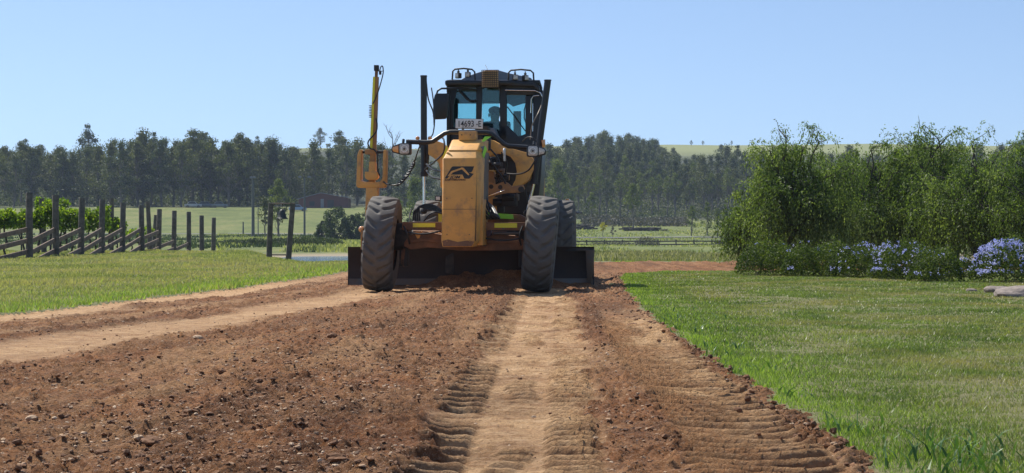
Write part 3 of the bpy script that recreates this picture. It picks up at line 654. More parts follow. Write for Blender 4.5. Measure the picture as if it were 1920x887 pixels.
# right-hand hillside
def kr(px, D):
    z = hz1((px-960)/F*D, D); lim = np.interp(px, [1000, 1060, 1120, 1230, 1300, 1400, 1500, 1960], [700, 800, 900, 830, 640, 650, 600, 700]); return D < lim
row(1010, 1440, 452, 480, 24, 8, 11.0, 'slender gum tree at the front edge of the woodland right of the grader', 'slender gum trees at the woodland edge', ('s', 's', 4, 's'))
row(1010, 1440, 480, 520, 26, 8.5, 12, 'slender gum tree in the lower woodland right of the grader', 'gum trees in the lower woodland', ('s', 4, 2, 1))
row(1010, 1440, 520, 600, 34, 11, 15, 'hazy gum tree half way up the wooded slope right of the grader', 'gum trees half way up the slope', (0, 1, 2, 3, 4, 6), keep=kr)
row(1010, 1440, 600, 700, 30, 12, 17, 'hazy blue-green gum tree high on the wooded slope', 'gum trees high on the slope', (0, 1, 2, 3, 6), keep=kr)
row(1060, 1290, 700, 850, 20, 13, 19, 'hazy gum tree near the top of the wooded slope', 'gum trees near the top of the slope', (0, 1, 2, 3), keep=kr)
row(1440, 1960, 470, 620, 24, 12, 17, 'gum tree on the slope behind the pepper trees', 'gum trees behind the pepper trees', (0, 1, 2, 3))
row(1850, 1990, 560, 700, 7, 14, 20, 'tall hazy gum tree above the right end of the pepper trees', 'tall hazy gum trees at the right edge', (0, 1))
for px, D, h, lb in ((1134, 700, 251, 'tallest gum tree on the skyline right of the cab'), (1178, 720, 256, 'gum tree on the skyline with a bare twig top'), (1228, 700, 266, 'round gum crown on the skyline midway to the pepper trees'), (1352, 800, 274, 'dark round tree group on the skyline left of the pepper trees')):
    x = (px-960)/F*D; k = random.choice((0, 5)); h = CH+(HY-h)/F*D-hz1(x, D); place_tree('gum_tree', G[k][0], G[k][1], x, D, hz1(x, D), h/16, random.random()*6, lb, 'gum tree', None)
# lone trees on the ridge pasture
for px, D, h in ((600, 1180, 13), (1296, 1250, 3.6), (1318, 1250, 3.2), (1372, 1250, 3)):
    x = (px-960)/F*D; place_tree('gum_tree', G[5][0], G[5][1], x, D, hz1(x, D), h/16, random.random()*6, 'small lone tree on the grassy ridge line '+('left of the laser mast' if px < 800 else 'right of the wooded slope'), 'tree', 'lone trees on the ridge '+('left' if px < 800 else 'right'))
# individual middle-distance trees
def solo(px, base_py, D, h, args, label, name='gum_tree', cat='tree', sc=1, z=None):
    x = (px-960)/F*D; z = hz1(x, D) if z is None else z; tm, cm = gum(h, *args)
    return place_tree(name, tm, cm, x, D, z, sc, random.random()*6, label, cat, None)
solo(1045, 0, 400, 12.0, (.18, .27, 5200, M['light_gum'], .36, 1.0, 1, 34), 'bright olive spreading tree just right of the grader cab')
solo(1188, 0, 380, 8.2, (.45, .25, 2200, M['light_gum'], .30, 1.15, 1, 16), 'round-crowned small tree alone before the woodland')
solo(1110, 0, 400, 6.0, (.5, .2, 900, M['light_gum'], .3, 1, 1, 10), 'small olive tree left of the round-crowned one before the woodland')
solo(522, 0, 300, 8.4, (.35, .22, 3200, M['light_gum'], .28, 1.1, 1, 22), 'olive tree rising behind the bell frame', z=None)
solo(497, 0, 290, 5.6, (.35, .18, 1100, M['gum1'], .26, 1.1, 1, 12), 'thin low tree just left of the bell frame')
solo(775, 0, 330, 9.0, (.15, .34, 4200, M['light_gum'], .34, 1.1, 1, 26), 'leafy olive tree seen between laser mast and hood')
solo(690, 0, 330, 4.5, (.15, .3, 1500, M['gum1'], .3, 1.1, 1, 14), 'dark low tree behind the laser mast base')
for px, h, lb in ((1297, 5.2, 'leftmost'), (1326, 5.6, 'second from the left'), (1345, 4.6, 'third from the left'), (1362, 4.4, 'fourth from the left'), (1382, 4.9, 'rightmost')):
    solo(px, 0, 345, h, (.28, .16, 800, M['light_gum'], .26, 1.1, 1, 12), lb+' of five young trees beyond the road beside the pepper trees')
for px, h, D, lb in ((630, 4.4, 250, 'larger grey-green bushy tree left of the mast column'), (664, 3.6, 252, 'smaller grey-green bushy tree against the mast column'), (608, 2.8, 255, 'lowest grey-green bush left of the mast column')):
    x = (px-960)/F*D; r = empty('bushy_tree', (x, D, hz1(x, D)-.2)); mb = MB()
    for i in range(7): an = i*.9; limb(mb, (0, 0, 0), (math.cos(an)*h*.3, math.sin(an)*h*.3, h*.7), .09, .02, .1, 4, 5)
    mobj('trunk', mbmesh(mb, 'trunk', M['barkd']), r); cs = []
    for i in range(30):
        an = i*2.4; tt = (i+.5)/30; rr = math.sin((.15+.8*tt)*math.pi)**.6*h*.42; e = np.array([math.cos(an)*rr*random.uniform(.5, 1), math.sin(an)*rr*random.uniform(.5, 1), h*(.08+.88*tt)]); cs.append(rvec(170)*(rng.random(170)[:, None]**.4)*h*random.uniform(.08, .16)+e)
    c = np.concatenate(cs); v, f = leafquads(c, .24*rng.uniform(.6, 1.3, len(c)), .12); mobj('crown', npmesh('crown', v, f, M['bush'], False), r); tag(r, lb, 'tree')
solo(1131, 0, 335, 2.6, (.45, .28, 500, M['lime'], .2, 1.3, 1, 8), 'little yellow-topped tree beyond the road', 'small_tree')
solo(1149, 0, 335, 1.9, (.3, .28, 260, M['grey_bush'], .2, 1.3, 1, 7), 'little bare grey sapling beside the yellow-topped tree', 'small_tree')
# dead tree
mb = MB(); tr = limb(mb, (0, 0, 0), (0.4, 0, 13), .28, .10, .05, 6)
for i in range(16):
    s = tr[2+i % 5]; a = i*2.4; L = random.uniform(2, 4.2); e = s+Vector((math.cos(a)*L*.55, math.sin(a)*L*.5, L*.95)); q = limb(mb, s, e, .10, .035, .15, 4, 4)
    for j in range(3): s2 = q[2+j % 3]; limb(mb, s2, s2+Vector((random.uniform(-1, 1), random.uniform(-.8, .8), random.uniform(.5, 1.4))), .04, .015, .15, 3, 3)
x = (733-960)/F*460; o = mobj('dead_tree', mbmesh(mb, 'dead_tree', M['bark']), loc=(x, 460, hz1(x, 460)+2.4)); tag(o, 'bare leafless tree on the skyline right of the laser mast', 'dead tree')
# undergrowth inside the woodland
def undergrowth(name, px0, px1, D0, D1, n, hh, mat, lab):
    D = rng.uniform(D0, D1, n); x = (rng.uniform(px0, px1, n)-960)/F*D; hm = .25+.75*sst(.25, .8, vn(x/9, D/25, 95)); z = hz(x, D)+rng.random(n)**1.3*hh*hm
    v, f = leafquads(np.stack([x, D, z], -1), rng.uniform(.3, .8, n), .35, droop=.2); tag(mobj(name, npmesh(name, v, f, mat, False)), lab, 'undergrowth', kind='stuff')
undergrowth('woodland_undergrowth', 1005, 1450, 448, 640, 30000, 3.5, M['gum2'], 'dark scrub filling the woodland floor right of the grader')
undergrowth('tree_line_undergrowth', -80, 560, 436, 520, 26000, 5.0, M['gum2'], 'dark scrub under the left tree line')
undergrowth('shrub_belt', 1090, 1290, 385, 442, 9000, 1.8, M['grey_bush'], 'grey-green low scrub before the woodland right of the grader')
undergrowth('scrub_behind_shed', 700, 960, 430, 520, 12000, 4.0, M['gum2'], 'dark scrub behind the grader')
# --- pepper trees: weeping fine foliage
def pepper(h, w, nstr, dense=1.0, seed=0, forks=None):
    w = w*.84; nstr = int(nstr*.92); random.seed(seed); mb = MB(); tips = []; up = Vector((0, 0, 1))
    lead = forks or [(random.uniform(-.3, .3), random.uniform(-.2, .2)) for _ in range(4)]
    for fx, fy in lead:
        a = Vector((random.uniform(-.1, .1), random.uniform(-.1, .1), -.1)); b = Vector((fx*w, fy*w, h*random.uniform(.42, .55)))
        t = limb(mb, a, b, .11*h/5, .065*h/5, .14, 6, 8)
        for i in range(9):
            s = t[random.choice((3, 4, 5, 6))]; an = random.uniform(0, 6.28); ph_ = math.acos(random.uniform(-.15, 1)); rj = random.uniform(.72, 1.0)
            e = Vector((math.cos(an)*w*.47*math.sin(ph_)*rj, math.sin(an)*w*.42*math.sin(ph_)*rj, h*(.36+.60*math.cos(ph_)*rj))); an = math.atan2(e.y-s.y, e.x-s.x)
            q = limb(mb, s, e, .060*h/5, .022*h/5, .16, 5, 6)
            for j in range(5):
                s2 = q[random.choice((2, 3, 4, 5))]; an2 = an+random.uniform(-1.2, 1.2); e2 = s2+Vector((math.cos(an2)*w*.16, math.sin(an2)*w*.16, h*random.uniform(-.02, .15)))
                q2 = limb(mb, s2, e2, .018*h/5, .006*h/5, .2, 4, 4); tips += q2[2:]
    T = np.array([tuple(t) for t in tips]); T = T[T[:, 2] > h*.10]
    k = rng.integers(0, len(T), nstr); s = T[k]+rng.normal(0, .11, (nstr, 3))*h/5
    low = sst(.9, .2, s[:, 2]/h)
    a = rng.uniform(0, 6.28, nstr); out = np.stack([np.cos(a), np.sin(a), np.full(nstr, .35)], -1)
    L = rng.uniform(.25, .95, nstr)*(1+1.3*low)*h/5; s[:, :2] *= (1+.18*low)[:, None]; s[:, 2] *= np.where(rng.random(nstr) < .35, rng.uniform(.35, 1, nstr), 1); m_ = 15; cs, ds, dr = [], [], []
    for i in range(m_):
        t = (i+.5)/m_; p = s+out*(L*.45*(1-(1-t)**2))[:, None]-np.array([0, 0, 1])*(L*t*t*1.0)[:, None]
        d = out*.5*(1-t)+np.array([0, 0, -1])*t*1.3; cs.append(p+rng.normal(0, .025, p.shape)); ds.append(d+rng.normal(0, .28, p.shape))
    c = np.concatenate(cs); d = np.concatenate(ds); d /= np.linalg.norm(d, axis=1, keepdims=True)
    ok = c[:, 2] > .03; c, d = c[ok], d[ok]
    v, f = leafquads(c, .078*rng.uniform(.6, 1.3, len(c)), .026, d)
    return mbmesh(mb, 'trunk', M['barkd']), npmesh('crown', v, f, M['pepper'], False)
PT = [(1490, 47, 3.45, 3.4, 3000, 11, [(-.05, 0), (.22, .1), (-.3, .1), (.05, -.1)], 'leftmost pepper tree with its dark forked trunk showing through weeping foliage'),
      (1622, 52, 3.2, 3.2, 2700, 12, None, 'pepper tree between the forked one and the tallest'),
      (1735, 52, 3.8, 3.4, 2700, 13, [(-.15, 0), (.15, .1), (.0, .1), (.35, 0)], 'tallest pepper tree with airy top sprays against the sky'),
      (1838, 49, 3.3, 3.6, 2900, 14, None, 'pepper tree behind the right-hand blue flowering shrub'),
      (1940, 47, 2.8, 3.4, 3000, 15, None, 'pepper tree cut by the right edge of the view'),
      (1432, 50, 2.4, 1.9, 1500, 16, None, 'low weeping pepper tree at the left end of the row'),
      (1560, 60, 3.5, 4.0, 2600, 17, None, 'pepper tree standing behind the gap of the two leftmost'),
      (1680, 62, 3.9, 4.0, 2600, 18, None, 'pepper tree standing behind the middle of the row'),
      (1790, 60, 3.9, 4.0, 2400, 19, None, 'pepper tree standing behind the tallest on its right')]
for px, D, h, w, ns, sd, fk, lb in PT:
    tm, cm = pepper(h, w, ns, 1, sd, fk); x = (px-960)/F*D; place_tree('pepper_tree', tm, cm, x, D, hz1(x, D) if D < 58 else -.2, 1, 0, lb, 'pepper tree', None)
random.seed(99)
# --- plumbago hedge and flowering shrubs
def shrub(px, D, w, dp, h, nl, nf, fmat, label, name='flowering_shrub', lmat=None, fsel=0., lsz=.042):
    x = (px-960)/F*D; z = hz1(x, D)
    r = empty(name, (x, D, z)); mb = MB()
    for i in range(14): a = random.random()*6.28; limb(mb, (random.uniform(-.3, .3)*w, random.uniform(-.3, .3)*dp, -.02), (math.cos(a)*w*.42, math.sin(a)*dp*.4, h*.6), .006, .003, .15, 3, 4)
    mobj('stem', mbmesh(mb, 'stem', M['barkd']), r)
    th = rng.uniform(0, 6.28, nl); rad = rng.random(nl)**.45; lump = 1+.22*fbm(np.cos(th)*2+x, np.sin(th)*2, 1, 2, 3)
    px_, py_ = np.cos(th)*rad*w/2*lump, np.sin(th)*rad*dp/2*lump
    prof = np.sqrt(np.clip(1-rad**3.2, 0, 1)); hh = h*np.maximum(prof, .25)*(.95+.55*fbm(px_+x, py_+D, .17, 3, 4)+.35*fbm(px_+x, py_, .5, 2, 6)); pz = hh*rng.random(nl)**.45
    v, f = leafquads(np.stack([px_, py_, pz], -1), lsz*rng.uniform(.6, 1.3, nl), lsz*.55, droop=-.5); mobj('foliage', npmesh('foliage', v, f, lmat or M['hedge'], False), r)
    if nf:
        fx, fy = rng.uniform(-.5, .5, nf)*w*.95, rng.uniform(-.5, .35, nf)*dp
        keep = vn(fx/.3+x*3, fy/.3, 77) > fsel; fx, fy = fx[keep], fy[keep]; rr = np.clip(np.sqrt((2*fx/w)**2+(2*fy/dp)**2), 0, .97)
        fz = h*np.sqrt(1-rr**3.2)*(.98+.12*rng.random(len(fx)))*(1-.22*rng.random(len(fx))**3*(fy < -.1)); c0 = np.stack([fx, fy, fz], -1)
        c = np.repeat(c0, 6, 0)+rng.normal(0, .016, (len(c0)*6, 3)); v, f = leafquads(c, .026, .022); tag(mobj('flower_heads', npmesh('flower_heads', v, f, fmat or M['flower'], False), r), kind='stuff')
    return tag(r, label, 'shrub')
shrub(1448, 38.0, 1.35, 1.3, .62, 9000, 14, None, 'dark green shrub with almost no flowers at the left end of the hedge', fsel=.6)
shrub(1530, 37.2, 1.35, 1.3, .64, 9000, 50, None, 'dark green hedge shrub with few pale blue flowers, second from the left', fsel=.45)
shrub(1612, 36.4, 1.3, 1.2, .62, 8500, 90, None, 'hedge shrub in the middle with scattered pale blue flowers', fsel=.4)
shrub(1690, 35.2, 1.25, 1.2, .64, 8500, 190, None, 'hedge shrub with the densest blue flower heads of the row', fsel=.35)
shrub(1752, 33.6, .95, .9, .50, 6000, 70, None, 'low hedge shrub with blue flowers at the right end of the row', fsel=.45)
shrub(1795, 36.5, .7, .6, .35, 2400, 26, None, 'small yellowish shrub in the gap before the blue-flowered mound', lmat=M['hedge'], fsel=.4)
shrub(1893, 33.2, 1.35, 1.2, .66, 8500, 520, None, 'mounded shrub covered in lilac blue flowers above the pale rocks', fsel=.22)
# mulch under the hedge
# rocks at the right
for px, py, sx, sy, sz, lb in ((1872, 545, .13, .12, .06, 'pale flat boulder under the blue-flowered mound, left of two'), (1918, 552, .24, .2, .085, 'pale grey boulder cut by the right edge under the blue flowers'), (1822, 543, .06, .06, .03, 'small pale rock left of the two boulders')):
    D = CH*F/(py+4-HY); bm = bmesh.new(); bmesh.ops.create_icosphere(bm, subdivisions=3, radius=1); sd = random.randint(0, 99)
    for w in bm.verts:
        c = w.co; w.co = c*(1+.3*float(fbm(np.array([c.x*.9+c.z]), np.array([c.y*.9-c.z]), 1, 3, sd)[0]))
    m = bpy.data.meshes.new('rock'); bm.to_mesh(m); bm.free(); m.polygons.foreach_set('use_smooth', [False]*len(m.polygons)); m.materials.append(M['rock'])
    o = mobj('boulder', m, loc=((px-960)/F*D, D, sz*.45), rot=(0, 0, random.random())); o.scale = (sx*1.6, sy*1.3, sz*1.3); tag(o, lb, 'boulder')

# ------------------------------------------------------------------ vineyard fence
fence = empty('rail_fence', (-15, 62, 0)); FO = Vector((-15, 62, 0))
pp = [(4, 357), (55, 361), (104, 366), (154, 371), (192, 374), (231, 380), (265, 385), (299, 392), (327, 395), (354, 397), (378, 404), (401, 408)]
pD = [56, 60, 63, 66.5, 70, 73.5, 77, 81, 85, 89, 94, 99]
pz = [hz1((a[0]-960)/F*d, d) for a, d in zip(pp, pD)]; tops = []
for (px, py), D, z in zip(pp, pD, pz):
    c = P(px, py, D); zt = c.z; tilt = random.uniform(-.05, .05)
    if px < 20: c.x -= .9
    mb = MB(); r_ = .105 if D < 90 else .11
    pts = [Vector((c.x-tilt, D, z-.25)), Vector((c.x-tilt*.5, D, (z+zt)/2)), Vector((c.x, D, zt-.02)), Vector((c.x, D, zt))]
    mb.tube([p-FO for p in pts], [r_*1.08, r_, r_*.97, r_*.88], 12); mb.build('post', M['post'], fence, smooth=50); tops.append((c.x, D, z, zt))
for i in range(len(tops)-1):
    x0, d0, z0, t0 = tops[i]; x1, d1, z1, t1 = tops[i+1]
    if i >= 9 : hs = [(.02, .42)]
    elif i >= 7: hs = [(.25, .62), (-.05, .30)]
    else: hs = [(.50, .88), (.16, .54), (-.16, .20)]
    for a, b in hs:
        mb = MB(); A = Vector((x0+.02, d0+.10, z0+a)); B = Vector((x1-.02, d1+.12, z1+b)); u = (B-A); L = u.length; u.normalize(); w = Vector((-u.y, u.x, 0)).normalized(); n = u.cross(w)
        if n.z < 0: n = -n
        rot = Matrix((u, w, n)).transposed(); mb.box((A+B)/2-FO, (L, .05, .145), rot); mb.build('rail', M['rail'], fence, bevel=.006)
tag(fence, 'weathered round-post timber fence with slanting rails along the vineyard at left', 'fence')
# second row of leaning posts in the vines
for px, py, D, tl, lb in ((277, 378, 84, .12, 'leaning'), (210, 372, 86, -.03, 'upright'), (292, 403, 97, -.15, 'short leaning'), (78, 372, 72, .1, 'leaning leafy')):
    c = P(px, py, D); z = hz1(c.x, D); mb = MB(); mb.tube([(tl, 0, -.2), (tl*.3, 0, (c.z-z)*.7), (0, 0, c.z-z)], [.10, .095, .085], 10)
    o = mb.build('vineyard_post', M['post'], smooth=50); o.location = (c.x, D, z)
    tag(o, {277: 'leaning grey post in the vines between the fourth and sixth fence posts', 210: 'upright grey post in the vines behind the fence, nearest its fourth post', 292: 'short leaning post behind the far half of the vineyard fence', 78: 'leaning post wrapped in vine leaves between the two tallest fence posts'}[px], 'post')
# vines
def vine(px0, px1, D, ytop, ybot, nl, label):
    x0, x1 = (px0-960)/F*D, (px1-960)/F*D; zt = CH+(HY-ytop)/F*D; zb = CH+(HY-ybot)/F*D; r = empty('grapevine', ((x0+x1)/2, D, hz1((x0+x1)/2, D))); z0 = r.location.z
    mb = MB(); L = x1-x0
    for i in range(3): limb(mb, ((i-1)*L*.3, 0, -.1), ((i-1)*L*.3+random.uniform(-.1, .1), 0, zb-z0+.1), .045, .03, .15, 4, 6)
    limb(mb, (-L/2, 0, zb-z0+.1), (L/2, 0, zb-z0+.15), .03, .02, .03, 6, 5); mobj('stem', mbmesh(mb, 'stem', M['barkd']), r)
    x = rng.uniform(-L/2, L/2, nl); top = (zt-zb)*(.62+.5*fbm(x+x0*3, x*0+D, .55, 3, 12)+.2*fbm(x, x*0, .12, 2, 13)); top = np.clip(top, .15, None)
    z = zb-z0+top*rng.random(nl)**.7-.12*rng.random(nl); y = rng.normal(0, .20, nl)
    v, f = leafquads(np.stack([x, y, z], -1),   .105*rng.uniform(.6, 1.3, nl), .085); mobj('foliage', npmesh('foliage', v, f, M['vine'], False), r); return tag(r, label, 'grapevine')
vine(-60, 30, 66, 374, 425, 3200, 'sunlit grapevine at the left edge behind the rail fence')
vine(28, 112, 70, 372, 425, 3400, 'sunlit grapevine behind the two tallest fence posts')
vine(68, 100, 73, 362, 400, 700, 'tall vine shoot with reddish tips between the two tallest posts')
vine(105, 160, 76, 380, 430, 2000, 'darker green grapevine right of the second tallest fence post')
vine(112, 128, 78, 366, 395, 260, 'loose upright vine shoot right of the second tallest post')
vine(156, 205, 80, 378, 430, 1800, 'grapevine behind the third and fourth fence posts')
vine(200, 236, 86, 392, 432, 1100, 'thin grapevine ending the row near the fifth fence post')
vine(236, 290, 92, 418, 438, 500, 'low straggling vine near the middle of the rail fence')
vine(-60, 60, 84, 388, 425, 2600, 'second row grapevine at the left edge seen over the first')

# ------------------------------------------------------------------ bell on its two slanted posts
D = 65; b = P(527, 480, D); b.z = hz1(b.x, D)-.02; bell = empty('bell_frame', b)
def LB(px, py): v = P(px, py, D); return Vector((v.x-b.x, 0, v.z-b.z))
for pts in (((508, 381), (504, 478)), ((549, 381), (540, 481))):
    mb = MB(); a, c = LB(*pts[0]), LB(*pts[1]); c.z = -.15; mb.tube([c, (a+c)/2, a], [.098, .09, .085], 12); mb.build('post', M['post'], bell, smooth=50)
mb = MB(); mb.tube([LB(505, 382)+Vector((0, -.02, 0)), LB(552, 382)+Vector((0, -.02, 0))], .022, 8); mb.build('crossbar', M['steel'], bell)
mb = MB(); mb.box(LB(522, 478), (.66, .05, .04)); mb.build('foot_board', M['post'], bell)
tag(bell, 'two slanted timber posts with a crossbar for the hanging bell', 'bell frame')
bc = LB(529, 402)+b; mb = MB(); prof = [(0, .17), (.05, .165), (.09, .12), (.115, .02), (.15, -.09), (.20, -.14), (.195, -.155), (.0, -.12)]
seg = 20
for (r0, z0) in prof[1:-1]:
    for k_ in range(seg): mb.v.append(Vector((math.cos(6.2832*k_/seg)*r0, math.sin(6.2832*k_/seg)*r0, z0)))
for i in range(len(prof)-3):
    for k_ in range(seg): a = i*seg+k_; c = i*seg+(k_+1) % seg; mb.f.append((a, c, c+seg, a+seg))
mb.f.append(tuple(range(seg)))
be = empty('hanging_bell', bc); mb.build('bell_body', M['bell'], be, smooth=50)
mb = MB(); mb.tube([(0, 0, .16), (0, 0, .36)], .014, 6); mb.tube([(-.05, 0, .36), (.05, 0, .36)], .02, 6); mb.build('hanger', M['steel'], be)
mb = MB(); mb.tube([(0, 0, -.10), (0, 0, -.24)], .010, 6); mb.sphere((0, 0, -.25), .03, 8, 6); mb.build('clapper', M['bell'], be); tag(be, 'dark metal bell hanging from the crossbar of the slanted posts', 'bell')

# ------------------------------------------------------------------ poles, wires, shed, far fence
def pole(px, ptop, pbot, D, r, name, lb, cat, arms=None):
    x = (px-960)/F*D; z = hz1(x, D); t = CH+(HY-ptop)/F*D; o = empty(name, (x, D, z)); mb = MB(); mb.tube([(0, 0, -.5), (0, 0, (t-z)/2), (0, 0, t-z)], [r*1.15, r, r*.8], 10); mb.build('pole', M['concrete'], o, smooth=50)
    if arms:
        mb = MB(); mb.box((0, 0, t-z-.05), (arms*2, .1, .1)); mb.build('arm', M['blackm'], o)
        for s in (-1, 1):
            mb = MB(); mb.box((s*arms, -.1, t-z), (.5, .35, .22)); mb.box((s*arms, -.1, t-z+.14), (.3, .2, .06)); mb.build('floodlight', M['grey'], o, bevel=.04)
    return tag(o, lb, cat)
pole(474.5, 333, 436, 300, .22, 'utility_pole', 'plain grey pole left of the bell frame', 'pole', .22)
pole(571, 332, 434, 305, .15, 'light_pole', 'slim pole with two floodlights right of the bell frame', 'light pole', .72)
pole(456, 416, 436, 318, .12, 'marker_post', 'short dark stump post beside the road left of the grey pole', 'post')
for px, lb in ((484, 'thin bare stem left of the bell frame'),):
    pole(px, 388, 436, 296, .07, 'dead_sapling', lb, 'sapling')
x1 = (474.5-960)/F*300; zt = CH+(HY-336)/F*300
for k_, (dz, nm) in enumerate(((0.1, 'upper'), (-.75, 'lower'))):
    mb = MB(); pts = [Vector((x1-i*7, 300-i*.6, zt+dz-2.2*math.sin(math.pi*min(i/13, 1))*.35)) for i in range(14)]; mb.tube(pts, .022, 4)
    tag(mb.build('power_line', M['wire'], origin=pts[0]), nm+' of the two thin wires running left from the grey pole', 'power line')
# shed
D = 422; x0 = (560-960)/F*D; x1 = (652-960)/F*D; zb = hz1((x0+x1)/2, D)-.1; sh = empty('farm_shed', ((x0+x1)/2, D, zb)); w2 = (x1-x0)/2
mb = MB(); e0, rd = 2.75, 3.25; mb.prism([(-w2, 0, 0), (w2, 0, 0), (w2, 0, 2.2), (-.5, 0, rd), (-w2, 0, 1.9)], (0, 8, 0)); mb.build('wall', M['shed'], sh)
for a_, b_ in (((-.5, rd), (w2+.4, 2.25)), ((-w2-.4, 1.9), (-.5, rd))):
    mb = MB(); mb.prism([(a_[0], -.4, a_[1]), (b_[0], -.4, b_[1]), (b_[0], -.4, b_[1]+.14), (a_[0], -.4, a_[1]+.14)], (0, 8.8, 0)); mb.build('roof', M['shedroof'], sh)
mb = MB(); mb.box((-.2, -.03, 1.0), (.7, .06, 2.0)); mb.build('door', mk('shed_door_grey', (.22, .22, .24), .6), sh, bevel=.02)
mb = MB(); mb.box((1.6, -.03, .9), (1.4, .06, 1.8)); mb.build('doorway', M['black'], sh); mb = MB(); mb.box((-2.4, -.03, 1.0), (1.1, .06, 1.0)); mb.build('window', M['black'], sh); tag(sh, 'long low dark red farm shed under the tree line', 'shed')
# parked machines / clutter at the tree line foot
def car(px, D, L, label, col):
    x = (px-960)/F*D; r = empty('parked_vehicle', (x, D, hz1(x, D)-.12), .1); L *= .85
    mb = MB(); mb.prism([(-L/2, 0, .35), (L/2, 0, .35), (L/2, 0, .85), (L*.25, 0, .95), (L*.12, 0, 1.45), (-L*.22, 0, 1.45), (-L*.36, 0, .95), (-L/2, 0, .85)], (0, 1.7, 0)); mb.build('body', mk('vehicle_paint', col, .3, coat=1), r, bevel=.05)
    mb = MB(); mb.prism([(L*.20, -.01, .98), (L*.10, -.01, 1.38), (-L*.20, -.01, 1.38), (-L*.31, -.01, .98)], (0, 1.72, 0)); mb.build('window', M['black'], r)
    for s in (-1, 1):
        for yy in (0, 1.7): mb = MB(); mb.tube([(s*L*.31, yy-.1, .34), (s*L*.31, yy+.1, .34)], .34, 14); mb.build('wheel', M['rubber'], r)
    tag(r, label, 'vehicle')
car(362, 424, 4.4, 'white parked vehicle at the foot of the tree line above the fence', (.35, .35, .35)); car(385, 426, 4.6, 'dark vehicle parked at the foot of the tree line', (.05, .06, .08)); car(412, 424, 4.2, 'silver vehicle parked right of the dark one', (.12, .14, .16)); car(558, 410, 4.4, 'small bluish vehicle beside the left end of the shed', (.2, .3, .45))
# log piles in the meadow
for px, D, n_, lb in ((1186, 366, 16, 'left of the two log piles in the meadow'), (1225, 366, 20, 'right of the two log piles in the meadow'), (1092, 372, 18, 'long heap of logs right beside the grader in the meadow')):
    x = (px-960)/F*D; mb = MB()
    for i in range(n_): a = random.uniform(-.5, .5); cx = random.uniform(-1.8, 1.8)*(1.4 if n_ == 18 else 1); cz = random.uniform(.1, .9)*(1-abs(cx)/3.2); mb.tube([(cx-math.cos(a), -math.sin(a), cz), (cx+math.cos(a), math.sin(a), cz+random.uniform(-.1, .2))], random.uniform(.09, .17), 6)
    o = mb.build('log_pile', M['barkd']); o.location = (x, D, hz1(x, D)); tag(o, lb, 'log pile')
# far post-and-rail fence right of the grader
ff_ = empty('far_rail_fence', (8, 300, hz1(20, 300))); fb = ff_.location.copy(); mb = MB(); xs_ = np.arange(6, 36, 2.7)
for i, x in enumerate(xs_):
    y_ = 300-(x-8)*.12; z = hz1(x, y_); mb = MB(); mb.box(Vector((x, y_, z+.45))-fb, (.18, .18, 1.3)); mb.build('post', M['darkred'], ff_)
    if i: 
        for hh in (.35, .85): mb = MB(); mb.tube([Vector((xp, yp-.05, zp+hh))-fb, Vector((x, y_-.05, z+hh))-fb], .10, 5); mb.build('rail', M['darkred'], ff_)
    xp, yp, zp = x, y_, z
tag(ff_, 'dark two-rail timber fence across the valley right of the grader', 'fence')
# grey scrub bushes before that fence
for px, D, w, h, lb in ((1212, 270, 4.2, 1.5, 'largest grey-brown bush in front of the far rail fence'), (1150, 268, 7, .9, 'long low grey bush nearest the grader blade by the far fence'), (1350, 272, 1.6, .9, 'small grey bush left of two by the far fence near the pepper trees'), (1372, 272, 1.6, 1.1, 'small grey bush right of two by the far fence near the pepper trees')):
    x = (px-960)/F*D; r = empty('grey_bush', (x, D, hz1(x, D)))
    mb = MB()
    for i in range(9): a = random.uniform(-1, 1); limb(mb, (a*w*.3, 0, -.1), (a*w*.45, random.uniform(-.4, .4), h*.8), .04, .015, .1, 3, 4)
    mobj('stem', mbmesh(mb, 'stem', M['barkd']), r); n = 1500; q = rvec(n)*(rng.random(n)[:, None]**.4)*np.array([w/2, 1.0, h]); q[:, 2] = np.abs(q[:, 2])
    v, f = leafquads(q, .22, .08); mobj('foliage', npmesh('foliage', v, f, M['grey_bush'], False), r); tag(r, lb, 'bush')
# creek-bank bushes behind the bell
for px, D, w, h, lb in ((480, 175, 3.6, .75, 'dark green bank bush left of the bell frame'), (568, 178, 4.6, .95, 'olive bank bush right of the bell frame'), (608, 180, 4, .8, 'brown-green bank bush above the pond'), (440, 180, 4, .6, 'low bank bush right of the last fence post'), (527, 182, 3, .7, 'bank bush seen between the bell posts')):
    x = (px-960)/F*D; r = empty('bank_bush', (x, D, hz1(x, D)-.05)); mb = MB()
    for i in range(9): a = random.uniform(-1, 1); limb(mb, (a*w*.3, 0, -.1), (a*w*.45, random.uniform(-.4, .4), h*.8), .03, .012, .1, 3, 4)
    mobj('stem', mbmesh(mb, 'stem', M['barkd']), r); n = 3000; q = rvec(n)*(rng.random(n)[:, None]**.4)*np.array([w/2, .9, h]); q[:, 2] = np.abs(q[:, 2])
    v, f = leafquads(q, .14, .07); mobj('foliage', npmesh('foliage', v, f, M['bush'], False), r); tag(r, lb, 'bush')
# ------------------------------------------------------------------ haze
mb = MB(); mb.box((0, 1240, 48), (3300, 2640, 112)); hzo = mb.build('haze', None); m = bpy.data.materials.new('haze_air'); m.use_nodes = True; t = m.node_tree; t.nodes.clear()
vo = t.nodes.new('ShaderNodeVolumePrincipled'); vo.inputs['Color'].default_value = (.62, .76, .98, 1); vo.inputs['Density'].default_value = HAZE = .00017; vo.inputs['Anisotropy'].default_value = .2
o_ = t.nodes.new('ShaderNodeOutputMaterial'); t.links.new(vo.outputs[0], o_.inputs['Volume']); hzo.data.materials.append(m); tag(hzo, kind='stuff')
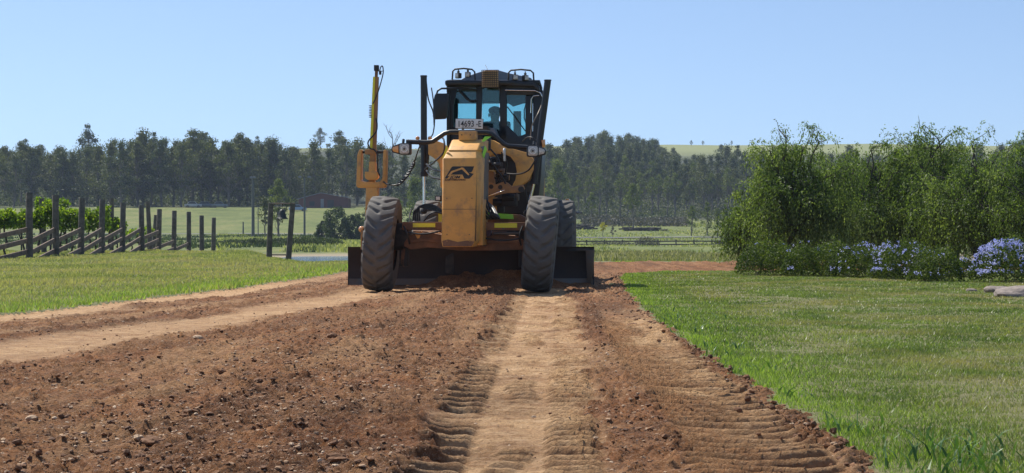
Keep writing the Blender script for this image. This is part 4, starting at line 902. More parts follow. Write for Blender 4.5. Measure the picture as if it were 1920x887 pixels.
# ------------------------------------------------------------------ motor grader
YAW = R(6.5); GO = Vector((-.754, 28.9, 0)); g = empty('motor_grader', GO, -YAW)
GM = Matrix.Translation(GO) @ Matrix.Rotation(-YAW, 4, 'Z'); GI = GM.inverted()
def A(px, py, yl):
    """photo pixel -> grader-local point on the plane local y = yl"""
    D = GO.y+yl
    for _ in range(8):
        w = P(px, py, D); l = GI @ w; D += (yl-l.y)
    return GI @ P(px, py, D)
def poly(pts, yl, dep, name, mat, parent=g, bevel=.006):
    mb = MB(); mb.prism([A(x, y, yl) for x, y in pts], (0, dep, 0)); return mb.build(name, mat, parent, bevel=bevel)
def bar(pts, r, name, mat, parent=g, seg=10, n=0):
    if n: pts = spline(pts, n)
    mb = MB(); mb.tube(pts, r, seg); return mb.build(name, mat, parent, smooth=50)
# --- tyres
def tyre(Rr=.705, wd=.45, nt=460):
    K = 22; us = np.concatenate([np.linspace(-1, -.8, 6)[:-1], np.linspace(-.8, .8, 27)[:-1], np.linspace(.8, 1, 6)])
    th = np.arange(nt)/nt*2*np.pi; T, U = np.meshgrid(th, us, indexing='ij')
    crown = Rr-.030*np.abs(U)**2.2-.055*sst(.86, 1.0, np.abs(U))
    au = np.abs(U); sgn = np.where(U > 0, 0, .5)
    ph = (T/(2*np.pi)*K+sgn+.62*np.cos(np.clip(au, 0, 1)*1.9)+.12*np.sin(T*K/3+U*2)); f = np.abs((ph-np.floor(ph))-.5)*2
    gro = (1-sst(.16, .46, f))*sst(-.02, .30, au)
    rad = crown-.034*gro*(1-.2*au)
    tread = np.stack([U*wd/2, -np.cos(T)*rad, np.sin(T)*rad], -1)
    # sidewalls
    prof = [(1.015, .862), (1.03, .80), (1.02, .72), (.97, .62), (.92, .54)]
    V = [tread.reshape(-1, 3)]; nu = len(us); F_ = []
    i = np.arange(nt)[:, None]; j = np.arange(nu-1)[None]; a = i*nu+j; b = ((i+1) % nt)*nu+j
    F_.append(np.stack([a, a+1, b+1, b], -1).reshape(-1, 4)); off = nt*nu
    for s, e in ((1, nu-1), (-1, 0)):
        prev = np.arange(nt)*nu+e
        for (xx, rr) in prof:
            V.append(np.stack([np.full(nt, s*xx*wd/2), -np.cos(th)*rr*Rr, np.sin(th)*rr*Rr], -1)); cur = off+np.arange(nt); off += nt
            F_.append(np.stack([prev, np.roll(prev, -1), np.roll(cur, -1), cur], -1)[:, ::s]); prev = cur
    m = npmesh('tyre', np.concatenate(V), np.concatenate(F_), M['rubber']); m.set_sharp_from_angle(angle=R(50)); return m
TM = tyre()
def wheel(loc, rot, side):
    w = mobj('wheel', None, g, loc, rot); mobj('tyre', TM, w)
    mb = MB(); seg = 32
    for r_, x in ((.375, .16), (.355, .20), (.33, .14), (.30, .05), (.16, .02), (.16, .14), (.10, .16)):
        for k in range(seg): mb.v.append(Vector((x*side, math.cos(6.2832*k/seg)*r_, math.sin(6.2832*k/seg)*r_)))
    for i in range(6):
        for k in range(seg): a = i*seg+k; c = i*seg+(k+1) % seg; mb.f.append((a, c, c+seg, a+seg))
    mb.f.append(tuple(6*seg+k for k in range(seg)))
    for k in range(seg):
        mb.v.append(Vector((-.18*side, math.cos(6.2832*k/seg)*.375, math.sin(6.2832*k/seg)*.375)))
    for k in range(seg): mb.f.append((k, (k+1) % seg, 7*seg+(k+1) % seg, 7*seg+k))
    for k in range(10): mb.tube([(.03*side, math.cos(.628*k)*.24, math.sin(.628*k)*.24), (.07*side, math.cos(.628*k)*.24, math.sin(.628*k)*.24)], .02, 6)
    mb.build('rim', M['rust'], w, smooth=40); return w
def wl(px, pyb, yl, lean, side, rad=.705):
    p = A(px, pyb, yl); p.z = rad*math.cos(lean)-.02; return wheel(p, (0, lean, R(4.5)), side)
wL = wl(716, 540, 0, R(4.7), -1); wR = wl(1013, 548, 0, R(5.2), 1)
for px, yl in ((803, 5.45), (1054, 5.45), (808, 6.98), (1044, 6.98)):
    p = A(px, 500, yl); p.z = .70; wheel(p, (0, 0, R(3)), -1 if px < 900 else 1)
# --- front nose block (counterweight housing)
yF = -.95
mb = MB(); n_ = []
f1 = [A(828, 462, yF), A(829, 299, yF), A(892, 299, yF), A(890, 462, yF)]
lo = .10
def quadstrip(levels):
    """levels: list of (xl, xr, y_pix, yl, chamfer): front edge of a block at different heights; back plane common"""
    mb = MB(); yb = -.10; rows = []
    for xl_, xr_, py, yl, ch in levels:
        L_, R_ = A(xl_, py, yl), A(xr_, py, yl); z = L_.z
        rows.append([Vector((L_.x-.015, yb, z)), Vector((L_.x-.015, yl+ch, z)), Vector((L_.x+.02, yl, z)), Vector((R_.x-.0, yl, z)), Vector((R_.x+ch*.45, yl+ch, z)), Vector((R_.x+ch*.45, yb, z))])
    b = 0
    for r_ in rows: mb.v += r_
    for i in range(len(rows)-1):
        for k in range(6): mb.f.append((i*6+k, i*6+(k+1) % 6, (i+1)*6+(k+1) % 6, (i+1)*6+k))
    mb.f.append(tuple(range(6))); mb.f.append(tuple((len(rows)-1)*6+k for k in range(6))); return mb
mb = quadstrip([(831, 884, 463, yF+.03, .05), (828, 889, 452, yF, .10), (829, 893, 297, yF, .14), (837, 893, 284, yF+.12, .14), (839, 895, 281, yF+.12, .14), (847, 902, 262, yF+.42, .12)])
nose = mb.build('nose_housing', M['yellow'], g, bevel=.012)
mb = MB(); a_, b_ = A(860, 263, yF+.38), A(893, 246, yF+.38); mb.box(((a_.x+b_.x)/2, yF+.46, (a_.z+b_.z)/2), (b_.x-a_.x, .14, b_.z-a_.z)); tb = mb.build('top_bracket', M['yellow'], nose, bevel=.008)
for px in (866, 882): mb = MB(); q = A(px, 253, yF+.385); mb.tube([q, q-Vector((0, .012, 0))], .009, 8); mb.build('bolt', M['blackm'], nose)
# side panels of the nose on its right
poly([(893, 300), (905, 300), (905, 460), (891, 460)], yF+.30, .6, 'side_panel', M['yellow'], nose, .01)
poly([(905, 285), (909, 285), (906, 462), (904, 462)], yF+.45, .5, 'side_rail', M['steel'], nose, .004)
poly([(826, 300), (830, 300), (830, 352), (826, 352)], yF+.40, .5, 'side_panel', M['yellow'], nose, .005)
# reflective tape on the sloped shoulders
def tape(pts, yl, mat, name='reflective_tape', parent=g, ys=None):
    mb = MB(); ps = [A(x, y, (ys[i] if ys else yl)) for i, (x, y) in enumerate(pts)]; mb.prism(ps, (0, .006, 0)); return mb.build(name, mat, parent)
poly([(903, 265), (909, 256), (921, 256), (907, 266)], yF+.25, .02, 'reflective_tape', M['fluog'], nose, 0)
poly([(904, 290), (909, 273), (913, 280), (907, 297)], yF+.25, .02, 'reflective_tape', M['fluog'], nose, 0)
poly([(896, 288), (899, 276), (909, 273), (904, 290)], yF+.26, .02, 'shoulder_plate', M['grey'], nose, 0)
poly([(829, 297), (838, 272), (839, 280), (831, 297)], yF+.10, .02, 'reflective_tape', M['fluoy'], nose, 0)
# emblem: black swoosh with an excavator arm in the body colour and lettering
em = [(833.6, 334.8), (847, 313.3), (849, 312), (889, 312), (886, 320), (884, 323), (879, 323.5), (888, 326), (884, 331), (880, 335)]
emb = poly(em, yF-.004, .003, 'emblem', M['black'], nose, 0)
poly([(839, 330.5), (846, 321), (866, 314), (869, 314.5), (880, 327), (878, 329), (866, 317.5), (849, 323.5), (843, 330)], yF-.007, .003, 'arm_mark', M['yellow'], emb, 0)
poly([(838, 335.4), (845, 327.5), (867, 327.5), (871, 335.4)], yF-.007, .003, 'letter_field', M['yellow'], emb, 0)
def text(body, px, py, yl, hpx, mat, name, parent, ext=.002, sx=1.0, bold=0.0, align='LEFT', shear=0):
    c = bpy.data.curves.new(name, 'FONT'); c.body = body; c.extrude = ext; c.align_x = align; c.offset = bold; c.shear = shear
    h = (A(px, py, yl)-A(px, py+hpx, yl)).length; c.size = h/.70
    t_ = bpy.data.objects.new('tmp', c); S.collection.objects.link(t_); dg = bpy.context.evaluated_depsgraph_get()
    m = bpy.data.meshes.new_from_object(t_.evaluated_get(dg)); bpy.data.objects.remove(t_); m.materials.clear(); m.materials.append(mat)
    o = mobj(name, m, parent, A(px, py, yl), (R(90), 0, 0)); o.scale = (sx, 1, 1); return o
text('JDM', 843.5, 334.8, yF-.010, 5.4, M['black'], 'emblem_lettering', nose, sx=1.35, bold=.0008, shear=.3)
text('EARTHMOVING', 834, 338.6, yF-.004, 2.6, M['black'], 'emblem_lettering', nose, sx=1.5, bold=.0006)
# --- front axle, carrier bar with tapes
poly([(757, 455), (768, 440), (800, 434), (828, 440), (905, 440), (940, 440), (975, 442), (986, 455), (980, 468), (940, 470), (905, 470), (860, 470), (828, 466), (800, 464), (770, 468), (757, 462)], -.16, .30, 'front_axle', M['rust'], g, .02)
poly([(754, 416), (985, 417), (985, 432), (754, 431)], -.26, .12, 'wheel_lean_bar', M['rust'], g, .01)
poly([(905, 400), (975, 402), (985, 408), (985, 417), (905, 417)], .55, .2, 'rear_crossmember', M['rust'], g, .01)
for x0_, x1_, y0_, y1_ in ((774, 816, 418.5, 426), (927, 969.5, 418.5, 427)): poly([(x0_, y0_), (x1_, y0_), (x1_, y1_), (x0_, y1_)], -.268, .006, 'reflective_tape', M['fluoy'], g, 0)
poly([(892, 397), (962, 402), (963, 411), (892, 408)], .50, .01, 'reflective_tape', M['fluog'], g, 0)
poly([(822, 399), (830, 399), (830, 416), (822, 416)], .45, .01, 'reflective_tape', M['fluoy'], g, 0)
for s, px in ((-1, 757), (1, 980)):
    mb = MB(); c = A(px, 440, 0); mb.box(c, (.20, .30, .34)); mb.box(c+Vector((0, .05, -.22)), (.12, .2, .5)); mb.tube([c+Vector((0, 0, -.1)), c+Vector((s*.22, 0, -.1))], .13, 14); mb.build('steering_knuckle', M['blackm'], g, bevel=.02)
    q = A(px+(-2 if s < 0 else 2), 480, -.05); mb = MB(); mb.prism([q+Vector((-.03, 0, .12)), q+Vector((.05, 0, .12)), q+Vector((.02, 0, -.16)), q+Vector((-.04, 0, -.12))], (0, .08, 0)); mb.build('kingpin_arm', M['rust'], g, bevel=.01)
bar([A(775, 436, .22), A(950, 438, .22)], .035, 'tie_rod', M['rust'])
bar([A(925, 438, -.22), A(975, 437, -.22)], .022, 'lean_cylinder', M['steel']); poly([(902, 432), (920, 432), (920, 443), (902, 443)], -.24, .2, 'valve_block', M['red'], g, .01)
poly([(776, 436), (780, 434), (790, 434), (786, 448), (783, 449)], -.17, .1, 'axle_bracket', M['yellow'], g, .01)
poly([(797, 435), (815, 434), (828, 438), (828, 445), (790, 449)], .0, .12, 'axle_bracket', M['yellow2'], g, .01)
for x_ in (-.85, -.62, -.38, .40, .66, .9):
    q = A(865, 429, -.28); mb = MB(); q = Vector((x_, -.262, q.z)); mb.tube([q, q-Vector((0, .02, 0))], .016, 6); mb.build('bolt', M['steel'], g)
for pts in ([(770, 450), (790, 446), (828, 452), (828, 456), (790, 452), (772, 456)], [(905, 452), (940, 449), (972, 451), (974, 456), (940, 455), (905, 458)]): poly(pts, -.19, .04, 'axle_rib', M['rust'], g, .006)
for x0_, x1_, y_ in ((757, 828, 434), (905, 985, 446)): bar([A(x0_, y_, -.3), A((x0_+x1_)/2, y_+5, -.34), A(x1_, y_-1, -.3)], .012, 'brake_hose', M['hose'], n=5)
bar([A(757, 424, -.3), A(764, 440, -.36), A(768, 458, -.3)], .014, 'brake_hose', M['hose'], n=5); bar([A(980, 424, -.3), A(974, 442, -.36), A(977, 460, -.3)], .014, 'brake_hose', M['hose'], n=5)
for px, py in ((838, 440), (838, 452), (880, 440), (881, 452), (838, 372), (885, 372)):
    q = A(px, py, yF); mb = MB(); mb.tube([q, q-Vector((0, .012, 0))], .011, 6); mb.build('bolt', M['yellow2'], nose)
poly([(829, 392), (892, 392), (892, 392.7), (829, 392.7)], yF-.002, .003, 'panel_seam', M['blackm'], nose, 0)
poly([(893.2, 300), (894.2, 300), (892.2, 452), (891.2, 452)], yF+.02, .02, 'panel_seam', M['blackm'], nose, 0)
poly([(829, 452), (840, 449), (858, 454), (876, 451), (889, 453), (884, 462), (831, 462)], yF-.003, .006, 'bare_metal_patch', M['rust'], nose, 0)
# --- main frame tube from nose back over the circle to the cab
mb = MB(); p0, p1, p2, p3 = Vector((.0, -.3, .80)), Vector((0, .3, 1.55)), Vector((.02, 1.1, 1.90)), Vector((.05, 2.7, 1.95))
def boxbeam(ps, w, hs):
    mb = MB(); n = len(ps)
    for i, p in enumerate(ps):
        t_ = (ps[min(i+1, n-1)]-ps[max(i-1, 0)]).normalized(); u = Vector((1, 0, 0)); v_ = t_.cross(u).normalized(); h_ = hs[i] if isinstance(hs, list) else hs
        mb.v += [p-u*w/2-v_*h_/2, p+u*w/2-v_*h_/2, p+u*w/2+v_*h_/2, p-u*w/2+v_*h_/2]
    for i in range(n-1):
        for k in range(4): mb.f.append((i*4+k, i*4+(k+1) % 4, i*4+4+(k+1) % 4, i*4+4+k))
    mb.f += [(0, 1, 2, 3), tuple(4*n-4+k for k in range(4))]; return mb
fr = boxbeam([Vector(p) for p in spline([p0, p1, p2, p3], 6)], .30, .34).build('main_frame', M['yellow'], g, bevel=.015)
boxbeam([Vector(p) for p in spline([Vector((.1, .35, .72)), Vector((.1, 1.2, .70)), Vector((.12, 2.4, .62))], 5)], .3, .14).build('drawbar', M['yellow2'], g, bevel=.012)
# --- yellow saddle plates either side of the frame
poly([(803, 268), (812, 262), (830, 268), (838, 278), (838, 318), (826, 320), (822, 305), (813, 296), (803, 290)], 1.15, .22, 'saddle_arm', M['yellow'], g, .012)
poly([(905, 262), (925, 263), (945, 274), (972, 282), (990, 287), (1001, 300), (1001, 318), (992, 338), (976, 348), (965, 358), (959, 352), (966, 338), (969, 322), (966, 306), (957, 294), (944, 288), (930, 288), (905, 300)], 1.25, .20, 'saddle_arm', M['yellow'], g, .012)
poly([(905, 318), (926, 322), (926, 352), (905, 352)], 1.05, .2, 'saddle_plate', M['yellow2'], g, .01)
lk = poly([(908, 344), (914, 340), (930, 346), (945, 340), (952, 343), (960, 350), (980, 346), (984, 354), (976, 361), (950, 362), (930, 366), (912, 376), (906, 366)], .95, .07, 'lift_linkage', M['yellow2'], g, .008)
for px, py, r_ in ((921, 350, .035), (938, 351, .035), (977, 355, .045)):
    mb = MB(); q = A(px, py, .945); mb.tube([q, q+Vector((0, .03, 0))], r_, 14); mb.build('pin', M['black'], lk)
    mb = MB(); 
poly([(905, 366), (930, 370), (932, 398), (905, 398)], 1.2, .2, 'frame_gusset', M['yellow'], g, .01)
bar([A(907, 371, .8), A(946, 357, .8)], .012, 'steering_rod', M['chrome'])
# --- black lift cylinders with chrome rods
def cyl(top, bot, rodbot, yl, r, ry):
    a_, b_, c_ = A(*top, yl), A(*bot, yl), A(*rodbot, yl+ry); c_ = Vector((c_.x, yl+ry, c_.z))
    o = bar([a_, b_], r, 'lift_cylinder', M['black'], seg=16); mb = MB(); mb.tube([a_+Vector((0, 0, .0)), a_+Vector((0, 0, .02))], r*1.08, 16); mb.build('cylinder_cap', M['blackm'], o); mb = MB(); mb.tube([b_, b_+(a_-b_).normalized()*.07], r*1.15, 16); mb.build('cylinder_cap', M['blackm'], o)
    bar([b_, c_], .022, 'piston_rod', M['chrome'], o); mb = MB(); mb.sphere(c_, .055, 10, 8); mb.build('rod_end', M['blackm'], o)
    return o
cyl((794.5, 144), (795, 331), (795, 395), 1.3, .050, 0); cyl((1027, 152), (1001, 345), (988, 400), 1.3, .052, 0)
poly([(785, 262), (805, 262), (806, 272), (803, 282), (800, 331), (790, 331), (789, 282), (785, 272)], 1.27, .14, 'cylinder_bracket', M['black'], g, .01)
poly([(1005, 268), (1018, 270), (1014, 330), (1008, 385), (1001, 400), (992, 398), (1000, 340), (1002, 300)], 1.6, .12, 'cylinder_bracket', M['black'], g, .01)
for px, py in ((783, 259), (806, 259), (1017, 215)): mb = MB(); mb.sphere(A(px, py, 1.3), (.035, .03, .03), 8, 6); mb.build('hose_fitting', M['amber'], g)
# --- light bar and headlights
ylb = -.35
bar([A(762, 266, ylb), A(800, 267, ylb), A(812, 265, ylb), A(834, 250, ylb), A(845, 247.5, ylb), A(912, 248, ylb), A(922, 251, ylb), A(945, 270, ylb), A(953, 274, ylb), A(985, 276, ylb), A(1016, 280, ylb)], .036, 'light_bar', M['black'], seg=10)
def headlight(cx, cy, s):
    o = empty('headlight', (0, 0, 0)); o.parent = g; yl = ylb-.10
    hw, hh = 12, 11; w = 13
    poly([(cx-s*hw*.85, cy-hh), (cx+s*hw*.6, cy-hh*.95), (cx+s*(hw+w*.8), cy-hh*.45), (cx+s*(hw+w), cy), (cx+s*(hw+w*.85), cy+hh*.6), (cx+s*hw*.6, cy+hh), (cx-s*hw*.85, cy+hh), (cx-s*hw, cy+hh*.75), (cx-s*hw, cy-hh*.75)], yl, .12, 'lamp_case', M['black'], o, .01)
    pts = [(cx-9, cy-7), (cx-7, cy-9), (cx+7, cy-9), (cx+9, cy-7), (cx+9, cy+7), (cx+7, cy+9), (cx-7, cy+9), (cx-9, cy+7)]; poly(pts, yl-.012, .02, 'lamp_lens', M['lens'], o, .004)
    mb = MB(); q = A(cx, cy, yl-.013); mb.tube([q+Vector((math.cos(t_)*.045, 0, math.sin(t_)*.045)) for t_ in np.linspace(0, 6.2832, 21)], .005, 5, cap=False); mb.build('reflector_ring', M['white'], o)
    mb = MB(); mb.sphere(q, (.018, .008, .018), 10, 8); mb.build('bulb', M['steel'], o)
    poly([(cx+s*(hw-1), cy-hh*.6), (cx+s*(hw+w*.72), cy-hh*.3), (cx+s*(hw+w*.85), cy+hh*.05), (cx+s*(hw+w*.7), cy+hh*.45), (cx+s*(hw-1), cy+hh*.7)], yl-.008, .06, 'indicator', M['amber'] if s < 0 else M['lens'], o, .008)
    q = A(cx+s*2, cy-hh, yl+.06); bar([q, q+Vector((0, .03, .05))], .02, 'lamp_mount', M['black'], o); return o
headlight(758, 279, -1); headlight(999, 283, 1)
poly([(784, 262), (788, 262), (788, 268), (784, 268)], ylb-.02, .04, 'bar_clamp', M['blackm'], g, .003)
for px, py in ((1015, 263),): poly([(px, py), (px+7, py-2), (px+7, py+12), (px+2, py+14)], 1.2, .1, 'indicator', M['amber'], g, .01)
# --- hoses
def hose(pts, r=.014, name='hydraulic_hose', mat=None): return bar([A(*p) for p in pts], r, name, mat or M['hose'], n=6, seg=7)
hose([(823, 255, .4), (832, 262, -.1), (832, 285, -.2), (815, 303, .3), (803, 312, 1.0), (797, 318, 1.2)])
hose([(800, 308, 1.1), (812, 318, .6), (829, 321, .2)], .016); hose([(800, 320, 1.1), (810, 332, .6), (829, 336, .2)], .016)
hose([(809, 165, 1.5), (812, 185, 1.4), (815, 222, 1.3), (812, 250, 1.3), (806, 258, 1.3)], .010)
hose([(799, 150, 1.3), (803, 185, 1.4), (812, 210, 1.5), (814, 235, 1.4)], .011)
hose([(980, 265, .6), (988, 258, .4), (998, 258, .3), (1007, 266, .3)], .010); hose([(1004, 300, .2), (992, 318, .4), (975, 326, .7), (952, 326, 1.0), (930, 322, 1.1)], .013)
hose([(1018, 190, 2.3), (1010, 210, 1.9), (998, 235, 1.8), (994, 262, 1.7)], .010, mat=M['steel'])
for k_ in range(5): hose([(899+k_*3, 352, -.1), (897+k_*4, 375, -.2), (900+k_*6, 398, -.3), (912+k_*6, 410, -.25), (920+k_*3, 402, -.1), (912+k_*3, 388, .1), (905, 372, .2)], .016)
for k_ in range(4): hose([(775+k_*4, 414, .9), (777+k_*3, 396-k_*2, .9), (795, 384+k_*2, .9), (815, 386+k_*3, .8), (829, 396+k_*3, .7)], .014)
hose([(795, 414, .5), (806, 402, .4), (818, 398, .4), (829, 401, .4)], .012); hose([(770, 416, .4), (768, 405, .5), (772, 392, .7)], .012)
for i, q_ in enumerate([[(915, 290), (925, 310), (940, 330), (948, 345)], [(920, 280), (935, 300), (932, 325), (945, 350)], [(910, 300), (918, 325), (932, 335), (955, 330)], [(940, 285), (950, 305), (945, 330), (930, 345)], [(1003, 300), (990, 330), (975, 350), (965, 375)], [(996, 330), (985, 352), (990, 380)]]):
    hose([(x, y, .9+.12*i) for x, y in q_], .014)
# pumps, valves and clutter beside the frame
for i, (px, py, w_, h_, mt) in enumerate([(934, 312, .16, .12, 'blackm'), (940, 322, .12, .1, 'steel'), (920, 310, .10, .14, 'blackm'), (945, 332, .2, .1, 'black'), (926, 300, .12, .1, 'blackm'), (916, 270, .08, .2, 'blackm'), (946, 290, .03, .2, 'white'), (955, 375, .3, .2, 'black'), (968, 370, .10, .10, 'steel'), (935, 385, .22, .22, 'black'), (912, 325, .07, .07, 'yellow2')]):
    mb = MB(); q = A(px, py, 1.0+.03*i); mb.box(q, (w_*.8, .12, h_)); mb.tube([q+Vector((-w_*.35, -.08, h_*.2)), q+Vector((w_*.3, -.08, h_*.2))], h_*.28, 10); mb.build('hydraulic_valve', M[mt], g, bevel=.012)
# small work lamp left of the nose
mb = MB(); q = A(822, 372, .2); mb.box(q, (.10, .08, .08)); mb.build('work_lamp', M['black'], g, bevel=.01); mb = MB(); mb.box(q+Vector((-.0, -.045, -.0)), (.06, .012, .05)); mb.build('lamp_lens', M['lens'], g)
# --- cab
yc = 2.75; yr = 4.35
cab = empty('cab', (0, 0, 0)); cab.parent = g
def cpoly(pts, name, mat, dep=.07, yl=yc, bevel=.008, parent=cab): return poly(pts, yl, dep, name, mat, parent, bevel)
cpoly([(838, 152), (846, 160), (850, 280), (838, 280)], 'pillar', M['black']); cpoly([(846, 164), (857, 164), (850, 200), (850, 240), (846, 240)], 'pillar', M['black'])
cpoly([(893, 150), (904, 150), (902, 250), (892, 250)], 'pillar', M['black']); cpoly([(936, 152), (950, 152), (950, 262), (938, 262)], 'pillar', M['black'])
cpoly([(1000, 175), (1014, 160), (1019, 175), (1014, 290), (996, 290), (1000, 255)], 'pillar', M['black'])
cpoly([(838, 150), (1012, 150), (1017, 166), (838, 164)], 'header', M['black'])
cpoly([(950, 164), (1012, 164), (1006, 178), (950, 178)], 'header', M['black'])
cpoly([(905, 164), (936, 164), (936, 191), (905, 188)], 'sun_visor', M['beige'], .03, yc+.15)
cpoly([(950, 190), (1000, 178), (1000, 190), (985, 193), (962, 200), (950, 192)], 'sun_visor', M['blackm'], .03, yc+.12)
cpoly([(838, 238), (853, 238), (853, 300), (838, 300)], 'lower_panel', M['black']); cpoly([(850, 243), (905, 243), (905, 300), (850, 300)], 'lower_panel', M['blackm'])
cpoly([(937, 236), (952, 236), (972, 256), (1000, 246), (1000, 300), (937, 300)], 'lower_panel', M['black'])
cpoly([(895, 275), (1010, 275), (1004, 400), (905, 400)], 'lower_body', M['black'], 1.2, yc+.08)
cpoly([(985, 180), (998, 180), (998, 250), (985, 256)], 'door_edge', M['black'])
for nm, pts in (('windscreen', [(850, 165), (893, 165), (893, 238), (850, 238)]), ('windscreen', [(904, 165), (936, 165), (936, 245), (904, 245)]), ('windscreen', [(950, 178), (986, 178), (986, 262), (950, 262)])): cpoly(pts, nm, M['glass'], .008, yc+.03, 0)
# side walls: panels with glass
def side(x_, nm):
    zb_, z1, z2, zt_ = 1.1, 2.20, 3.10, 3.22
    for (y0, y1, z0, z3) in ((yc, yr, zb_, z1), (yc, yr, z2, zt_), (yc, yc+.09, z1, z2), (yr-.09, yr, z1, z2), (yc+.72, yc+.80, z1, z2)):
        mb = MB(); mb.box((x_, (y0+y1)/2, (z0+z3)/2), (.05, y1-y0, z3-z0)); mb.build('side_frame', M['black'], cab, bevel=.01)
    mb = MB(); mb.box((x_, (yc+yr)/2, (z1+z2)/2), (.006, yr-yc, z2-z1)); mb.build('side_window', M['glass'], cab)
xl_ = A(841, 200, yc).x; xr_ = A(1008, 200, yc).x; side(xl_, 'l'); side(xr_, 'r')
# rear wall with a window opening
for (x0_, x1_, z0, z1) in ((xl_, xr_, 1.1, 2.05), (xl_, xr_, 3.02, 3.22), (xl_, xl_+.09, 2.05, 3.02), (xr_-.09, xr_, 2.05, 3.02)): mb = MB(); mb.box(((x0_+x1_)/2, yr, (z0+z1)/2), (x1_-x0_, .05, z1-z0)); mb.build('rear_frame', M['black'], cab, bevel=.01)
mb = MB(); mb.box(((xl_+xr_)/2, (yc+yr)/2, 1.55), (xr_-xl_, yr-yc, .1)); mb.build('cab_floor', M['blackm'], cab)
rf = A(836, 151, yc-.1); rg = A(1010, 155, yc-.1); cx_ = (rf.x+rg.x)/2
mb = MB(); mb.box((cx_, (yc+yr)/2-.05, 3.245), (rg.x-rf.x+.03, yr-yc+.25, .085)); roof = mb.build('roof', M['black'], cab, bevel=.035)
cpoly([(836, 157), (838, 150), (850, 149), (893, 150), (897, 154), (894, 158)], 'roof_brow', M['black'], .14, yc-.14); cpoly([(938, 155), (942, 151), (960, 150), (1004, 156), (1010, 161), (1012, 170), (1006, 168), (1000, 162), (950, 160)], 'roof_brow', M['black'], .14, yc-.14)
# grey roof unit
mb = MB(); b0 = [A(868, 151, yc+.5), A(880, 144, yc+.5), A(902, 136, yc+.5), A(918, 131.5, yc+.5), A(940, 131.5, yc+.5), A(960, 137, yc+.5), A(1000, 145, yc+.5), A(1008, 154, yc+.5)]; mb.prism(b0, (0, .9, 0)); mb.build('roof_unit', M['grey'], roof, bevel=.02)
# amber reflector cage over the windscreen centre
piv = Vector(((xl_+xr_)/2, yc, 0)); RT = Matrix.Translation(piv) @ Matrix.Rotation(R(5.5), 4, 'Z') @ Matrix.Translation(-piv)
for o_ in list(cab.children):
    if o_.name.split('.')[0] in ('side_frame', 'side_window', 'rear_frame', 'cab_floor', 'roof'):
        o_.data.transform(RT)
        for c_ in o_.children: c_.data.transform(RT)
bc_ = A(919, 147.5, yc-.32); bcn = empty('beacon_cage', (0, 0, 0)); bcn.parent = cab
W2, H2 = .135, .135
mb = MB(); mb.box(bc_+Vector((0, .06, 0)), (W2*1.85, .10, H2*1.9)); mb.build('beacon_lens', M['beacon'], bcn, bevel=.02)
mb = MB()
for i in range(9):
    x_ = -W2+W2*2*i/8; mb.box(bc_+Vector((x_, -.005, 0)), (.008, .02, H2*2))
    z_ = -H2+H2*2*i/8; mb.box(bc_+Vector((0, -.004, z_)), (W2*2, .022, .008))
mb.build('guard_mesh', mk('cage_steel', (.14, .10, .06), .4, metal=.6), bcn)
mb = MB()
for i in range(8):
    for j in range(8): mb.sphere(bc_+Vector((-W2+W2*2*(i+.5)/8, .004, -H2+H2*2*(j+.5)/8)), (.009, .006, .009), 6, 4)
mb.build('reflector_facets', mk('amber_facets', (.85, .55, .25), .15, coat=1), bcn)
hose([(914, 133, yc-.3), (913, 128, yc-.2), (910, 122, yc-.1)], .004, 'antenna')
# light guards
def guard(x0_, x1_, yt, yb_, lamps):
    o = empty('light_guard', (0, 0, 0)); o.parent = cab; yl = yc-.1
    bar([A(x0_, yb_, yl), A(x0_+1, yt+5, yl), A(x0_+5, yt+1, yl), A((x0_+x1_)/2, yt-.5, yl), A(x1_-6, yt+1+.3, yl), A(x1_-1, yt+6, yl), A(x1_, yb_+2, yl)], .014, 'guard_tube', M['blackm'], o, 8)
    for (cx, cy, tw) in lamps:
        l_ = empty('roof_lamp', A(cx, cy, yl-.05)); l_.parent = o; l_.rotation_euler = (0, 0, tw)
        mb = MB(); mb.box((0, .03, 0), (.088, .07, .088)); mb.build('lamp_case', M['black'], l_, bevel=.012); mb = MB(); mb.box((0, -.008, 0), (.070, .01, .070)); mb.build('lamp_lens', M['lens'], l_, bevel=.004)
        mb = MB(); mb.box((0, .03, .055), (.028, .03, .05)); mb.tube([(0, .03, .07), (0, .03, .105)], .009, 6); mb.build('lamp_bracket', M['steel'], l_)
guard(848, 891, 129, 149, ((857, 142, -.7), (876.5, 140, -.1))); guard(953, 1001, 131, 152, ((966.5, 145, .35), (987, 146, .75)))
# mirror and its arms, grab rails
mr = empty('mirror', (0, 0, 0)); mr.parent = cab
poly([(815, 177), (820, 175), (838, 175), (842, 179), (842, 186), (838, 219), (835, 223), (815, 224), (811, 219), (812, 190)], yc-.55, .07, 'mirror_head', M['black'], mr, .02)
bar([A(818, 205, yc-.5), A(818, 178, yc-.5), A(821, 170, yc-.5), A(828, 166, yc-.45), A(858, 166, yc-.2), A(894, 168, yc-.1)], .016, 'mirror_arm', M['black'], mr, 8)
bar([A(860, 169, yc-.1), A(874, 184, yc-.1), A(880, 189, yc-.1), A(893, 189, yc-.05)], .016, 'mirror_stay', M['black'], mr, 8)
bar([A(947, 169, yc-.1), A(1003, 170, yc-.1), A(1013, 174, yc-.1), A(1017, 182, yc-.1)], .010, 'grab_rail', M['chrome'], cab, 8)
bar([A(995, 212, yc-.08), A(996, 186, yc-.08), A(1000, 180, yc-.08), A(1011, 179, yc-.08)], .009, 'grab_rail', M['chrome'], cab, 8)
bar([A(845, 180, yc-.06), A(848, 205, yc-.06), A(847, 240, yc-.06)], .010, 'grab_rail', M['black'], cab, 8)
